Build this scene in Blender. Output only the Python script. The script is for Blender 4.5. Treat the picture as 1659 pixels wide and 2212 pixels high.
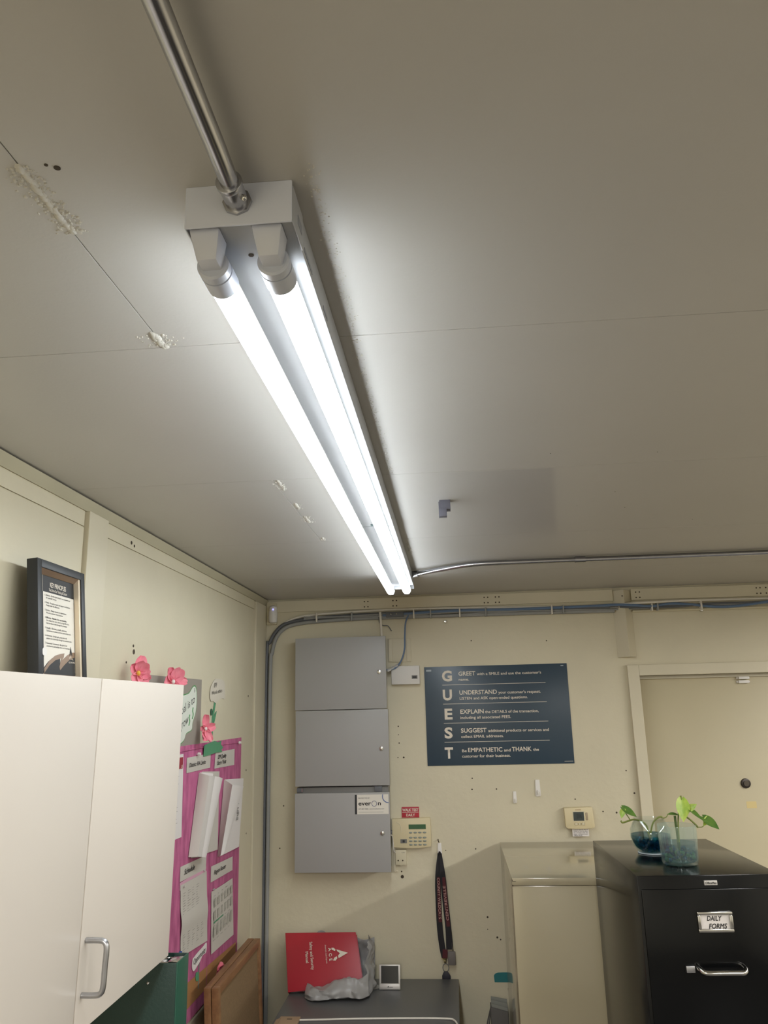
import bpy, bmesh, math, random
from mathutils import Vector, Matrix, noise

for o in list(bpy.data.objects):
    bpy.data.objects.remove(o)
SC = bpy.context.scene
COL = SC.collection
R = random.Random(7)

# ------------------------------------------------------------------ camera
cam_data = bpy.data.cameras.new('camera')
cam_data.sensor_fit = 'VERTICAL'
cam_data.sensor_height = 24.0
cam_data.lens = 24.0 * 1673.536 / 2212.0
cam_data.clip_start = 0.02
cam = bpy.data.objects.new('camera', cam_data)
COL.objects.link(cam)
PITCH, YAW, ROLL = 0.247451757, -0.0811796232, -0.0241755915
_cp, _sp, _cy, _sy = math.cos(PITCH), math.sin(PITCH), math.cos(YAW), math.sin(YAW)
_f = Vector((_sy * _cp, _cy * _cp, _sp))
_r0 = Vector((_cy, -_sy, 0))
_u0 = _r0.cross(_f)
_r = _r0 * math.cos(ROLL) + _u0 * math.sin(ROLL)
_u = -_r0 * math.sin(ROLL) + _u0 * math.cos(ROLL)
cam.matrix_world = Matrix((( _r.x, _u.x, -_f.x, 0.0), (_r.y, _u.y, -_f.y, 0.0), (_r.z, _u.z, -_f.z, 1.90), (0, 0, 0, 1)))
SC.camera = cam

# ------------------------------------------------------------------ world, lamps, exposure
w = bpy.data.worlds.new('world')
SC.world = w
w.use_nodes = True
w.node_tree.nodes['Background'].inputs[0].default_value = (0.75, 0.72, 0.66, 1)
w.node_tree.nodes['Background'].inputs[1].default_value = 0.05
TUBE_STRENGTH = 25.0
TUBE_COLOR = (0.885, 0.955, 1.0)

def area(name, loc, sx, sy, power, color):
    d = bpy.data.lights.new(name, 'AREA')
    d.shape = 'RECTANGLE'; d.size = sx; d.size_y = sy; d.energy = power; d.color = color
    o = bpy.data.objects.new(name, d); COL.objects.link(o); o.location = loc
    return o
# unseen strip lamp on the conduit's run, plus two fill lamps added at right
area('strip_lamp_behind_left', (-0.18, -2.0, 2.31), 0.12, 2.3, 112, (1.0, 0.985, 0.955))
area('fill_lamp_behind_right', (2.2, -1.4, 2.31), 0.12, 2.3, 112, (1.0, 0.985, 0.955))
area('fill_lamp_right', (2.4, 1.6, 2.31), 0.12, 2.3, 80, (1.0, 0.985, 0.955))

SC.view_settings.view_transform = 'Standard'
SC.view_settings.look = 'None'
SC.view_settings.gamma = 1.0
SC.view_settings.use_curve_mapping = False
SC.view_settings.exposure = 0.0
SC.cycles.use_denoising = True
SC.cycles.max_bounces = 10
SC.cycles.diffuse_bounces = 6
SC.cycles.transparent_max_bounces = 16
SC.cycles.sample_clamp_indirect = 6.0
SC.cycles.caustics_reflective = False
SC.cycles.caustics_refractive = False

# ------------------------------------------------------------------ materials
def lin(c):
    out = []
    for v in c:
        v /= 255.0
        out.append(v / 12.92 if v <= 0.04045 else ((v + 0.055) / 1.055) ** 2.4)
    return (*out, 1.0)

def mat(name, rgb, rough=0.6, metal=0.0, var=0.0, vscale=6.0, bump=0.0, bscale=60.0, spec=0.5, rgb2=None, coat=0.0, stretch=None):
    m = bpy.data.materials.new(name); m.use_nodes = True
    nt = m.node_tree; b = nt.nodes['Principled BSDF']
    b.inputs['Base Color'].default_value = lin(rgb)
    b.inputs['Roughness'].default_value = rough
    b.inputs['Metallic'].default_value = metal
    b.inputs['Specular IOR Level'].default_value = spec
    b.inputs['Coat Weight'].default_value = coat
    b.inputs['Coat Roughness'].default_value = 0.08
    if var or bump or rgb2:
        tc = nt.nodes.new('ShaderNodeTexCoord')
        src = tc.outputs['Object']
        if stretch:
            mp = nt.nodes.new('ShaderNodeMapping'); mp.inputs['Scale'].default_value = stretch
            nt.links.new(src, mp.inputs[0]); src = mp.outputs[0]
    if var or rgb2:
        n = nt.nodes.new('ShaderNodeTexNoise'); n.inputs['Scale'].default_value = vscale; n.inputs['Detail'].default_value = 5
        nt.links.new(src, n.inputs['Vector'])
        cr = nt.nodes.new('ShaderNodeValToRGB')
        a = lin(rgb)
        if rgb2:
            c2 = lin(rgb2)
        else:
            c2 = tuple(min(1, x * (1 - var)) for x in a[:3]) + (1,)
        cr.color_ramp.elements[0].position = 0.35; cr.color_ramp.elements[0].color = c2
        cr.color_ramp.elements[1].position = 0.65; cr.color_ramp.elements[1].color = a
        nt.links.new(n.outputs['Fac'], cr.inputs[0]); nt.links.new(cr.outputs[0], b.inputs['Base Color'])
    if bump:
        n2 = nt.nodes.new('ShaderNodeTexNoise'); n2.inputs['Scale'].default_value = bscale; n2.inputs['Detail'].default_value = 4
        nt.links.new(src, n2.inputs['Vector'])
        bp = nt.nodes.new('ShaderNodeBump'); bp.inputs['Strength'].default_value = bump; bp.inputs['Distance'].default_value = 0.004
        nt.links.new(n2.outputs['Fac'], bp.inputs['Height']); nt.links.new(bp.outputs[0], b.inputs['Normal'])
    return m

def emis(name, rgb, strength):
    m = bpy.data.materials.new(name); m.use_nodes = True
    b = m.node_tree.nodes['Principled BSDF']
    b.inputs['Base Color'].default_value = (0.8, 0.8, 0.8, 1)
    b.inputs['Emission Color'].default_value = (*rgb, 1); b.inputs['Emission Strength'].default_value = strength
    return m

def glassy(name, tint, gloss_rough=0.03, edge=0.6, base=0.04, milk=0.0):
    """thin clear sheet: sees through, mirrors more towards its rim; milk adds a little frosting"""
    m = bpy.data.materials.new(name); m.use_nodes = True
    nt = m.node_tree; nt.nodes.remove(nt.nodes['Principled BSDF']); out = nt.nodes['Material Output']
    t = nt.nodes.new('ShaderNodeBsdfTransparent'); t.inputs[0].default_value = lin(tint)
    g = nt.nodes.new('ShaderNodeBsdfGlossy'); g.inputs['Roughness'].default_value = gloss_rough; g.inputs[0].default_value = (0.9, 0.95, 0.95, 1)
    lw = nt.nodes.new('ShaderNodeLayerWeight'); lw.inputs[0].default_value = 0.5
    pw = nt.nodes.new('ShaderNodeMath'); pw.operation = 'POWER'; pw.inputs[1].default_value = 4.0
    ma = nt.nodes.new('ShaderNodeMath'); ma.operation = 'MULTIPLY_ADD'; ma.inputs[1].default_value = edge; ma.inputs[2].default_value = base; ma.use_clamp = True
    nt.links.new(lw.outputs['Facing'], pw.inputs[0]); nt.links.new(pw.outputs[0], ma.inputs[0])
    mx = nt.nodes.new('ShaderNodeMixShader'); src = t.outputs[0]
    if milk:
        d = nt.nodes.new('ShaderNodeBsdfDiffuse'); d.inputs[0].default_value = (0.75, 0.85, 0.88, 1)
        m2 = nt.nodes.new('ShaderNodeMixShader'); m2.inputs[0].default_value = milk
        nt.links.new(t.outputs[0], m2.inputs[1]); nt.links.new(d.outputs[0], m2.inputs[2]); src = m2.outputs[0]
    nt.links.new(ma.outputs[0], mx.inputs[0]); nt.links.new(src, mx.inputs[1]); nt.links.new(g.outputs[0], mx.inputs[2]); nt.links.new(mx.outputs[0], out.inputs[0])
    return m

CEIL = mat('ceiling_paint', (193, 190, 185), 0.38, var=0.05, vscale=1.6, bump=0.05, bscale=220)
RESID = mat('residue_paint', (206, 202, 192), 0.6)
WALL = mat('wall_paint', (209, 200, 174), 0.5, var=0.07, vscale=3.0, bump=0.28, bscale=34)
FARW = mat('far_wall_paint', (176, 172, 160), 0.6, var=0.05, vscale=3.0)
TRIM = mat('trim_paint', (209, 200, 175), 0.45, var=0.05, vscale=4.0)
DARK = mat('dark_gap', (40, 36, 30), 0.9)
FLOOR = mat('floor_vinyl', (66, 62, 58), 0.5, var=0.15, vscale=8)
FIXT = mat('fixture_enamel', (176, 178, 182), 0.45)
FIXT2 = mat('holder_plastic', (214, 217, 228), 0.4)
CAP = mat('tube_cap_aluminium', (206, 211, 224), 0.4, 0.15)
TUBE = emis('tube_glow', TUBE_COLOR, TUBE_STRENGTH)
GALV = mat('galvanised_steel', (188, 188, 192), 0.24, 1.0, var=0.12, vscale=30)
CHROME = mat('chrome', (200, 198, 192), 0.16, 1.0)
STEELG = mat('steel_grey_handle', (178, 178, 180), 0.34, 1.0)
LAMW = mat('white_laminate', (226, 217, 206), 0.35)
LAMEDGE = mat('laminate_edge', (206, 197, 186), 0.5)
FRAMEB = mat('black_frame', (38, 40, 43), 0.45)
BRONZE = mat('bronze_fillet', (142, 118, 98), 0.35, 0.4)
PRINTW = mat('print_paper', (226, 220, 208), 0.6)
PRINTB = mat('print_black', (40, 40, 42), 0.6)
INK = mat('ink', (34, 32, 32), 0.7)
INKG = mat('grey_ink', (112, 108, 104), 0.7)
INKF = mat('faint_ink', (140, 136, 130), 0.7)
PAPER = mat('white_paper', (222, 216, 212), 0.75)
PAPER2 = mat('aged_paper', (196, 190, 180), 0.75)
GREYSH = mat('grey_card', (146, 138, 128), 0.6)
PINKF = mat('pink_fabric', (194, 104, 144), 0.85, rgb2=(164, 80, 120), vscale=38, bump=0.5, bscale=45, stretch=(1, 1, 0.35))
PETAL = mat('pink_petal', (238, 152, 164), 0.7, rgb2=(226, 120, 140), vscale=30)
YELL = mat('yellow_pollen', (226, 180, 70), 0.7)
WHITEP = mat('white_plastic', (224, 220, 214), 0.4)
GRNP = mat('green_card', (82, 142, 104), 0.75)
GRNS = mat('green_marker', (86, 150, 90), 0.7)
TANP = mat('tan_paper', (158, 112, 66), 0.8)
REDH = mat('red_print', (150, 44, 60), 0.6)
BIND = mat('green_vinyl', (19, 50, 44), 0.38, bump=0.08, bscale=200)
WOOD = mat('oak_frame', (140, 102, 66), 0.5, rgb2=(120, 84, 54), vscale=10, stretch=(6, 1, 6))
CORK = mat('cork', (132, 107, 76), 0.9, rgb2=(122, 98, 68), vscale=160)
ENCL = mat('grey_enclosure', (159, 157, 154), 0.42)
ENCLD = mat('grey_enclosure_inside', (112, 110, 106), 0.5)
POST = mat('navy_poster', (46, 64, 79), 0.32)
POSTT = mat('poster_cream', (222, 212, 196), 0.5)
BEIGE = mat('beige_plastic', (212, 198, 160), 0.45)
BEIGE2 = mat('beige_plastic_pale', (206, 196, 168), 0.5)
LCDG = mat('green_lcd', (52, 92, 58), 0.25)
LCDD = mat('grey_lcd', (74, 80, 78), 0.2)
KEY = mat('grey_key', (140, 146, 138), 0.5)
BLUE = mat('blue_cable', (98, 120, 150), 0.45)
BLUER = mat('blue_print', (52, 92, 158), 0.5)
GREYC = mat('grey_cable', (148, 148, 145), 0.5)
DARKC = mat('dark_cable', (92, 94, 98), 0.5)
WHC = mat('white_cable', (222, 216, 204), 0.45)
SIGNR = mat('red_sign', (172, 44, 58), 0.5)
BLKSTR = mat('black_strap', (34, 32, 36), 0.8)
MARO = mat('maroon_strap', (84, 34, 40), 0.8)
STRPT = mat('strap_lettering', (190, 150, 142), 0.8)
FOBG = mat('grey_fob', (112, 106, 102), 0.5)
NAVY = mat('navy_fob', (28, 26, 40), 0.5)
CABB = mat('beige_enamel', (170, 159, 131), 0.13, coat=0.4)
CABK = mat('black_enamel', (10, 11, 12), 0.16, spec=0.28)
DESK = mat('charcoal_enamel', (92, 92, 92), 0.38)
REDB = mat('red_binder', (172, 40, 52), 0.35, var=0.06, vscale=5)
BAG = mat('grey_plastic_bag', (164, 162, 160), 0.3, var=0.15, vscale=8)
SILV = mat('silver_plastic', (198, 194, 188), 0.35, 0.3)
SCREEN = mat('dark_screen', (34, 36, 40), 0.15)
CARD = mat('cardboard', (170, 142, 112), 0.8)
TEAL = mat('teal_tape', (34, 112, 116), 0.5)
GREYT = mat('grey_caddy', (98, 94, 90), 0.6)
GREYT2 = mat('grey_caddy_pale', (142, 142, 134), 0.6)
YTAPE = mat('yellow_tape', (206, 186, 130), 0.6)
LEAFD = mat('leaf_green', (92, 124, 50), 0.4, rgb2=(70, 106, 44), vscale=60)
LEAFL = mat('leaf_lime', (176, 196, 76), 0.4, rgb2=(140, 172, 60), vscale=60)
STEM = mat('plant_stem', (122, 132, 62), 0.5)
ROOT = mat('plant_root', (120, 108, 72), 0.7)
GLASS = glassy('clear_glass', (248, 251, 251), 0.02, 0.5)
GLASSR = glassy('ribbed_glass', (246, 251, 251), 0.08, 0.5, 0.05, 0.03)
WATERD = glassy('teal_water_deep', (104, 166, 182), 0.03, 0.3)
WATERL = glassy('teal_water', (158, 202, 210), 0.03, 0.3, 0.04, 0.03)
BEADB = mat('blue_bead', (24, 84, 108), 0.1)
BEADG = mat('green_bead', (120, 150, 100), 0.1)
HOLE = mat('nail_hole_dark', (66, 56, 44), 0.9)
LEDB = emis('blue_led', (0.3, 0.3, 1.0), 2.0)

# repaint patch on the ceiling: a rectangle of duller paint where a fitting was taken down
def ceiling_patch():
    nt = CEIL.node_tree; b = nt.nodes['Principled BSDF']
    old = b.inputs['Base Color'].links[0].from_socket
    g = nt.nodes.new('ShaderNodeNewGeometry'); s = nt.nodes.new('ShaderNodeSeparateXYZ')
    nt.links.new(g.outputs['Position'], s.inputs[0])
    def step(sock, edge, up, soft):
        mr = nt.nodes.new('ShaderNodeMapRange'); mr.interpolation_type = 'SMOOTHSTEP'
        mr.inputs['From Min'].default_value = edge - soft; mr.inputs['From Max'].default_value = edge + soft
        mr.inputs['To Min'].default_value = 0 if up else 1; mr.inputs['To Max'].default_value = 1 if up else 0
        nt.links.new(sock, mr.inputs['Value']); return mr.outputs[0]
    def mul(a, c):
        m = nt.nodes.new('ShaderNodeMath'); m.operation = 'MULTIPLY'
        nt.links.new(a, m.inputs[0]); nt.links.new(c, m.inputs[1]); return m.outputs[0]
    sk = nt.nodes.new('ShaderNodeMath'); sk.operation = 'MULTIPLY_ADD'; sk.inputs[1].default_value = -0.135
    nt.links.new(s.outputs[1], sk.inputs[0]); nt.links.new(s.outputs[0], sk.inputs[2])      # the patch edge runs a little askew
    k = mul(mul(step(sk.outputs[0], -0.14, True, 0.16), step(sk.outputs[0], 0.018, False, 0.010)),
            mul(step(s.outputs[1], 1.62, True, 0.006), step(s.outputs[1], 2.26, False, 0.15)))
    mx = nt.nodes.new('ShaderNodeMix'); mx.data_type = 'RGBA'; mx.blend_type = 'MULTIPLY'
    mx.inputs['B'].default_value = (0.82, 0.82, 0.85, 1)
    nt.links.new(k, mx.inputs['Factor']); nt.links.new(old, mx.inputs['A'])
    nt.links.new(mx.outputs['Result'], b.inputs['Base Color'])
ceiling_patch()

# ------------------------------------------------------------------ builders
class MB:
    def __init__(s):
        s.v = []; s.f = []
    def add(s, vs, fs):
        n = len(s.v); s.v += [tuple(p) for p in vs]; s.f += [tuple(i + n for i in f) for f in fs]; return s
    def box(s, x0, x1, y0, y1, z0, z1, M=None):
        vs = [Vector((x, y, z)) for z in (z0, z1) for y in (y0, y1) for x in (x0, x1)]
        if M: vs = [M @ p for p in vs]
        return s.add(vs, [(0, 2, 3, 1), (4, 5, 7, 6), (0, 1, 5, 4), (2, 6, 7, 3), (0, 4, 6, 2), (1, 3, 7, 5)])
    def hexa(s, vs):
        return s.add(vs, [(0, 2, 3, 1), (4, 5, 7, 6), (0, 1, 5, 4), (2, 6, 7, 3), (0, 4, 6, 2), (1, 3, 7, 5)])
    def cyl(s, p0, p1, r0, r1=None, n=16, caps=True):
        r1 = r0 if r1 is None else r1
        p0 = Vector(p0); p1 = Vector(p1); d = (p1 - p0).normalized()
        a = d.orthogonal().normalized(); b = d.cross(a)
        vs = []
        for p, r in ((p0, r0), (p1, r1)):
            for i in range(n):
                t = 2 * math.pi * i / n
                vs.append(p + a * (r * math.cos(t)) + b * (r * math.sin(t)))
        fs = [(i, (i + 1) % n, n + (i + 1) % n, n + i) for i in range(n)]
        if caps: fs += [tuple(range(n - 1, -1, -1)), tuple(range(n, 2 * n))]
        return s.add(vs, fs)
    def tube(s, pts, r, n=8, closed=False):
        pts = [Vector(p) for p in pts]; m = len(pts); vs = []; prev = None
        rs = r if isinstance(r, (list, tuple)) else [r] * m
        for k in range(m):
            if closed: d = pts[(k + 1) % m] - pts[k - 1]
            else: d = pts[min(k + 1, m - 1)] - pts[max(k - 1, 0)]
            d.normalize()
            if prev is None: a = d.orthogonal().normalized()
            else: a = (prev - d * prev.dot(d)).normalized()
            prev = a; b = d.cross(a)
            for i in range(n):
                t = 2 * math.pi * i / n
                vs.append(pts[k] + a * (rs[k] * math.cos(t)) + b * (rs[k] * math.sin(t)))
        fs = []
        for k in range(m if closed else m - 1):
            k2 = (k + 1) % m
            for i in range(n): fs.append((k * n + i, k * n + (i + 1) % n, k2 * n + (i + 1) % n, k2 * n + i))
        if not closed: fs += [tuple(range(n - 1, -1, -1)), tuple(range((m - 1) * n, m * n))]
        return s.add(vs, fs)
    def lathe(s, c, prof, n=32, flute=0.0, nf=0, cap=True):
        vs = []; c = Vector(c)
        for r, z in prof:
            for i in range(n):
                t = 2 * math.pi * i / n
                rr = r * (1 + (flute * math.cos(t * nf) if flute else 0))
                vs.append(c + Vector((rr * math.cos(t), rr * math.sin(t), z)))
        fs = []
        for k in range(len(prof) - 1):
            for i in range(n): fs.append((k * n + i, k * n + (i + 1) % n, (k + 1) * n + (i + 1) % n, (k + 1) * n + i))
        if cap: fs += [tuple(range(n - 1, -1, -1)), tuple(range((len(prof) - 1) * n, len(prof) * n))]
        return s.add(vs, fs)
    def prism(s, poly, d):
        d = Vector(d); n = len(poly); P = [Vector(p) for p in poly]
        vs = P + [p + d for p in P]
        return s.add(vs, [tuple(range(n - 1, -1, -1)), tuple(range(n, 2 * n))] + [(i, (i + 1) % n, n + (i + 1) % n, n + i) for i in range(n)])
    def grid(s, fn, nu, nv):
        vs = [fn(i / nu, j / nv) for j in range(nv + 1) for i in range(nu + 1)]
        return s.add(vs, [(j * (nu + 1) + i, j * (nu + 1) + i + 1, (j + 1) * (nu + 1) + i + 1, (j + 1) * (nu + 1) + i) for j in range(nv) for i in range(nu)])
    def ball(s, c, r, n=8, m=5, sc=(1, 1, 1)):
        c = Vector(c); vs = [c + Vector((0, 0, -r * sc[2]))]
        for j in range(1, m):
            t = math.pi * j / m
            for i in range(n):
                p = 2 * math.pi * i / n
                vs.append(c + Vector((r * sc[0] * math.sin(t) * math.cos(p), r * sc[1] * math.sin(t) * math.sin(p), -r * sc[2] * math.cos(t))))
        vs.append(c + Vector((0, 0, r * sc[2]))); L = len(vs) - 1; fs = []
        for i in range(n): fs.append((0, 1 + (i + 1) % n, 1 + i))
        for j in range(m - 2):
            for i in range(n):
                a = 1 + j * n
                fs.append((a + i, a + (i + 1) % n, a + n + (i + 1) % n, a + n + i))
        a = 1 + (m - 2) * n
        for i in range(n): fs.append((L, a + i, a + (i + 1) % n))
        return s.add(vs, fs)

ORI = {}
def _mesh(name, mb, m, bevel, smooth, solid=0.0):
    me = bpy.data.meshes.new(name); me.from_pydata(mb.v, [], mb.f); me.update()
    bm = bmesh.new(); bm.from_mesh(me)
    bmesh.ops.recalc_face_normals(bm, faces=bm.faces)
    if solid:
        bmesh.ops.solidify(bm, geom=bm.faces[:], thickness=solid)
    if bevel:
        es = [e for e in bm.edges if len(e.link_faces) == 2 and e.calc_face_angle(0) > 0.5]
        bmesh.ops.bevel(bm, geom=es, offset=bevel, segments=2, affect='EDGES', profile=0.6)
    bm.to_mesh(me); bm.free()
    if smooth:
        me.polygons.foreach_set('use_smooth', [True] * len(me.polygons))
        me.set_sharp_from_angle(angle=math.radians(40))
    if m: me.materials.append(m)
    return me
def thing(name, label, cat, loc, group=None):
    o = bpy.data.objects.new(name, None); COL.objects.link(o); o.empty_display_size = 0.02
    o.location = loc; o['label'] = label; o['category'] = cat
    if group: o['group'] = group
    ORI[o.name] = Vector(loc); return o
def part(name, mb, m, parent, bevel=0.0, smooth=True, label=None, solid=0.0, kind=None):
    me = _mesh(name, mb, m, bevel, smooth, solid)
    o = bpy.data.objects.new(name, me); COL.objects.link(o)
    me.transform(Matrix.Translation(-ORI[parent.name])); o.parent = parent
    ORI[o.name] = ORI[parent.name].copy()
    if label: o['label'] = label
    if kind: o['kind'] = kind
    return o
def parts(name, mbs, m, parent, **kw):
    return [part(name, q, m, parent, **kw) for q in mbs]
def single(name, label, cat, mb, m, bevel=0.0, smooth=True, group=None, solid=0.0):
    me = _mesh(name, mb, m, bevel, smooth, solid)
    xs = [v.co for v in me.vertices]
    c = Vector((sum((f(p[i] for p in xs) for f in (min, max)), 0.0) / 2 for i in range(3)))
    c.z = min(p.z for p in xs)
    me.transform(Matrix.Translation(-c))
    o = bpy.data.objects.new(name, me); COL.objects.link(o); o.location = c
    o['label'] = label; o['category'] = cat
    if group: o['group'] = group
    ORI[o.name] = c; return o
def struct(name, mb, m, bevel=0.0, smooth=False):
    me = _mesh(name, mb, m, bevel, smooth)
    o = bpy.data.objects.new(name, me); COL.objects.link(o); o['kind'] = 'structure'
    ORI[o.name] = Vector((0, 0, 0)); return o

X, Y, Z = Vector((1, 0, 0)), Vector((0, 1, 0)), Vector((0, 0, 1))
def text(parent, s, org, xd, yd, h, m=INK, width=None, bold=0.0, shear=0.0, align='LEFT', name='lettering', depth=0.0003):
    """one line of lettering; org = baseline start (or centre), h = cap height"""
    cu = bpy.data.curves.new('t', 'FONT'); cu.body = s; cu.size = 1.0; cu.extrude = 0.0
    thick = bold if 'M' in s else 0.0                  # the font's M breaks when offset: thicken by overlaid copies instead
    cu.offset = 0.0 if thick else bold; cu.shear = shear; cu.align_x = align; cu.resolution_u = 3
    ob = bpy.data.objects.new('t', cu); COL.objects.link(ob)
    dg = bpy.context.evaluated_depsgraph_get()
    me = bpy.data.meshes.new_from_object(ob.evaluated_get(dg))
    bpy.data.objects.remove(ob); bpy.data.curves.remove(cu)
    if thick > 0:
        bm = bmesh.new()
        for q, (dx, dy) in enumerate(((-thick, -thick * .6), (thick, thick * .6), (0, 0), (-thick, thick * .6), (thick, -thick * .6))):
            T = Matrix.Translation((dx, dy, .00004 * q)); me.transform(T)
            for v in me.vertices: v.co.z = .00004 * q / (h / 0.70)      # 0.04 mm steps so that no two copies coincide
            bm.from_mesh(me); me.transform(Matrix.Translation((-dx, -dy, 0)))
        bm.to_mesh(me); bm.free()
    k = h / 0.70; kx = k
    if width:
        xs = [v.co.x for v in me.vertices]; kx = width / max(1e-6, max(xs) - min(xs))
    xd = Vector(xd).normalized(); yd = Vector(yd).normalized(); n = xd.cross(yd)
    M = Matrix(((xd.x * kx, yd.x * k, n.x * k, org[0]), (xd.y * kx, yd.y * k, n.y * k, org[1]), (xd.z * kx, yd.z * k, n.z * k, org[2]), (0, 0, 0, 1)))
    me.transform(Matrix.Translation(n * depth) @ M)
    me.transform(Matrix.Translation(-ORI[parent.name]))
    me.materials.clear(); me.materials.append(m); me.name = name
    o = bpy.data.objects.new(name, me); COL.objects.link(o); o.parent = parent
    ORI[o.name] = ORI[parent.name].copy(); return o

def bez(pts, n=8):
    """smooth Catmull-Rom path through pts"""
    P = [Vector(p) for p in pts]; P = [P[0] * 2 - P[1]] + P + [P[-1] * 2 - P[-2]]; out = []
    for i in range(1, len(P) - 2):
        for k in range(n):
            t = k / n; a, b, c, d = P[i - 1:i + 3]
            out.append(0.5 * ((2 * b) + (c - a) * t + (2 * a - 5 * b + 4 * c - d) * t * t + (3 * b - a - 3 * c + d) * t ** 3))
    out.append(P[-2]); return out

# ================================================================== room shell
D = 3.5; XL = -0.842; ZC = 2.392; XR = 3.4; YF = -3.6
floor = struct('floor', MB().box(XL - .1, XR, YF, D + .1, -0.1, 0), FLOOR)
ceiling = struct('ceiling', MB().box(XL - .1, XR, YF, D + .1, ZC + .004, ZC + .1), CEIL)
ys = [YF, -3.0, -2.34, -1.68, -1.02, -0.36, 0.30, 0.958, 1.612, 2.273, 2.925, D - .008]
xs_ = [XL + .002, -0.377, 2.06, XR]
G = 0.0012
for j in range(len(ys) - 1):
    xr = [xs_[0]] + xs_[2:] if abs(ys[j] - .958) < .01 or ys[j] > 2.2 else xs_
    for i in range(len(xr) - 1):
        part('ceiling_panel', MB().box(xr[i] + G / 2, xr[i + 1] - G / 2, ys[j] + G / 2, ys[j + 1] - G / 2, ZC, ZC + .0038), CEIL, ceiling, bevel=0.0005, smooth=False)
wall_back = struct('wall_back', MB().box(XL - .1, 0.80, D, D + .1, 0, ZC + .1).box(0.80, 1.71, D, D + .1, 2.008, ZC + .1).box(1.71, XR, D, D + .1, 0, ZC + .1), WALL)
wall_left = struct('wall_left', MB().box(XL - .1, XL - .004, YF, D, 0, ZC + .1), WALL)
for (y0, y1) in ((YF, -0.70), (-0.69, 0.50), (0.504, 1.698), (1.806, 3.302)):
    part('wall_panel', MB().box(XL - .004, XL, y0, y1, 0, 2.3255), WALL, wall_left, bevel=0.0008, smooth=False)
    part('wall_panel', MB().box(XL - .004, XL, y0, y1, 2.328, 2.372), WALL, wall_left, bevel=0.0008, smooth=False)
wall_right = struct('wall_right', MB().box(XR, XR + .1, YF, D + .1, 0, ZC + .1), FARW)
wall_front = struct('wall_front', MB().box(XL - .1, XR + .1, YF - .1, YF, 0, ZC + .1), FARW)
# left wall: angle under the ceiling, cover post, corner post
struct('trim_1', MB().prism([(XL - .003, YF, 2.366), (XL + .004, YF, 2.364), (XL + .016, YF, 2.388), (XL - .003, YF, 2.390)], (0, D - YF - .002, 0)), mat('ceiling_angle_shaded', (178, 170, 143), .6, var=.08, vscale=5))  # darker tone paints in the shade of its downward-facing side
struct('trim_2', MB().box(XL - .004, XL + .010, 1.703, 1.806, 0, 2.366), TRIM, bevel=0.002)
struct('trim_3', MB().box(XL - .004, XL + .008, 3.306, D - .008, 0, 2.363), TRIM, bevel=0.002)
# back wall: header band under the ceiling and folded ridge post above the door
t4 = struct('trim_4', MB().box(XL + .005, 0.722, D - .012, D, 2.334, 2.384).box(0.801, XR, D - .012, D, 2.334, 2.384), TRIM, bevel=0.001)
t5 = struct('trim_5', MB().prism([(0.720, D - .001, 2.088), (0.762, D - .046, 2.088), (0.801, D - .001, 2.088)], (0, 0, 0.29)), TRIM, bevel=0.001)
hm = MB()
for cx in (-0.375, -0.245, 0.165, 0.215, 0.83, 1.345, 1.385):
    for dx in (-.008, .008):
        for dz in (-.012, .012):
            hm.cyl((cx + dx, D - .0118, 2.357 + dz), (cx + dx, D - .0128, 2.357 + dz), .0032, n=8)
part('screw_hole', hm, HOLE, t4, kind='stuff')
part('screw_hole', MB().cyl((0.755, D - .042, 2.35), (0.755, D - .044, 2.35), .003, n=8), HOLE, t5)
hm = MB()
for (hx, hz, hr) in ((-.245, 1.82, .003), (-.245, 1.785, .002), (-.243, 1.75, .003), (-.25, 1.69, .0025), (-.225, 1.69, .004), (.065, 1.60, .003), (.062, 1.555, .0035), (.165, 1.555, .003),
                    (.065, 1.32, .003), (-.06, 1.315, .002), (.10, 1.06, .004), (.098, 1.015, .002), (.135, .985, .004), (.148, .977, .003), (.49, 1.51, .003), (.60, 1.46, .003), (.655, 1.455, .004),
                    (.71, 1.62, .003), (.735, 1.53, .004), (-.245, 1.215, .007), (-.247, 1.235, .003), (-.75, 1.50, .003), (-.765, 1.33, .003), (.42, 2.17, .003), (.09, 2.18, .003)):
    hm.cyl((hx, D + .0005, hz), (hx, D - .0008, hz), hr, n=8)
part('nail_hole', hm, HOLE, wall_back, kind='stuff')
hm = MB()
for (hy, hz, hr) in ((2.02, 2.075, .004), (2.025, 2.06, .007), (1.98, 2.03, .003), (3.22, 1.96, .004), (3.21, 1.67, .004), (3.23, 1.43, .003), (1.97, 2.345, .005), (1.99, 2.34, .004), (3.31, 1.76, .004)):
    hm.cyl((XL - .0005, hy, hz), (XL + .0008, hy, hz), hr, n=8)
part('nail_hole', hm, HOLE, wall_left, kind='stuff')

# flaking texture along the ceiling joints
def residue(pts, n, spread, size, ridge):
    mb = MB()
    a, b = Vector(pts[0]), Vector(pts[1]); d = b - a; side = d.cross(Z).normalized()
    for k in range(n):
        t = R.random(); off = R.gauss(0, spread)
        p = a + d * t + side * off
        r = size * R.uniform(.35, 1.0)
        mb.ball(p, r, 6, 4, (R.uniform(.6, 1.4), R.uniform(.6, 1.4), .9))
    if ridge:
        m = 26
        for k in range(m):
            p = a + d * ((k + R.uniform(-.3, .3)) / m) + side * R.gauss(0, ridge * .25)
            mb.ball(p, ridge * R.uniform(.7, 1.2), 7, 4, (1, 1.8, .5))
    part('texture_residue', mb, RESID, ceiling, kind='stuff', label='rough white flakes of old texture along a ceiling joint')
residue([(-.377, .585, ZC), (-.377, .690, ZC)], 330, .0085, .0019, .0038)
residue([(-.378, .920, ZC), (-.378, .956, ZC)], 130, .010, .0021, .0046)
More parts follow.
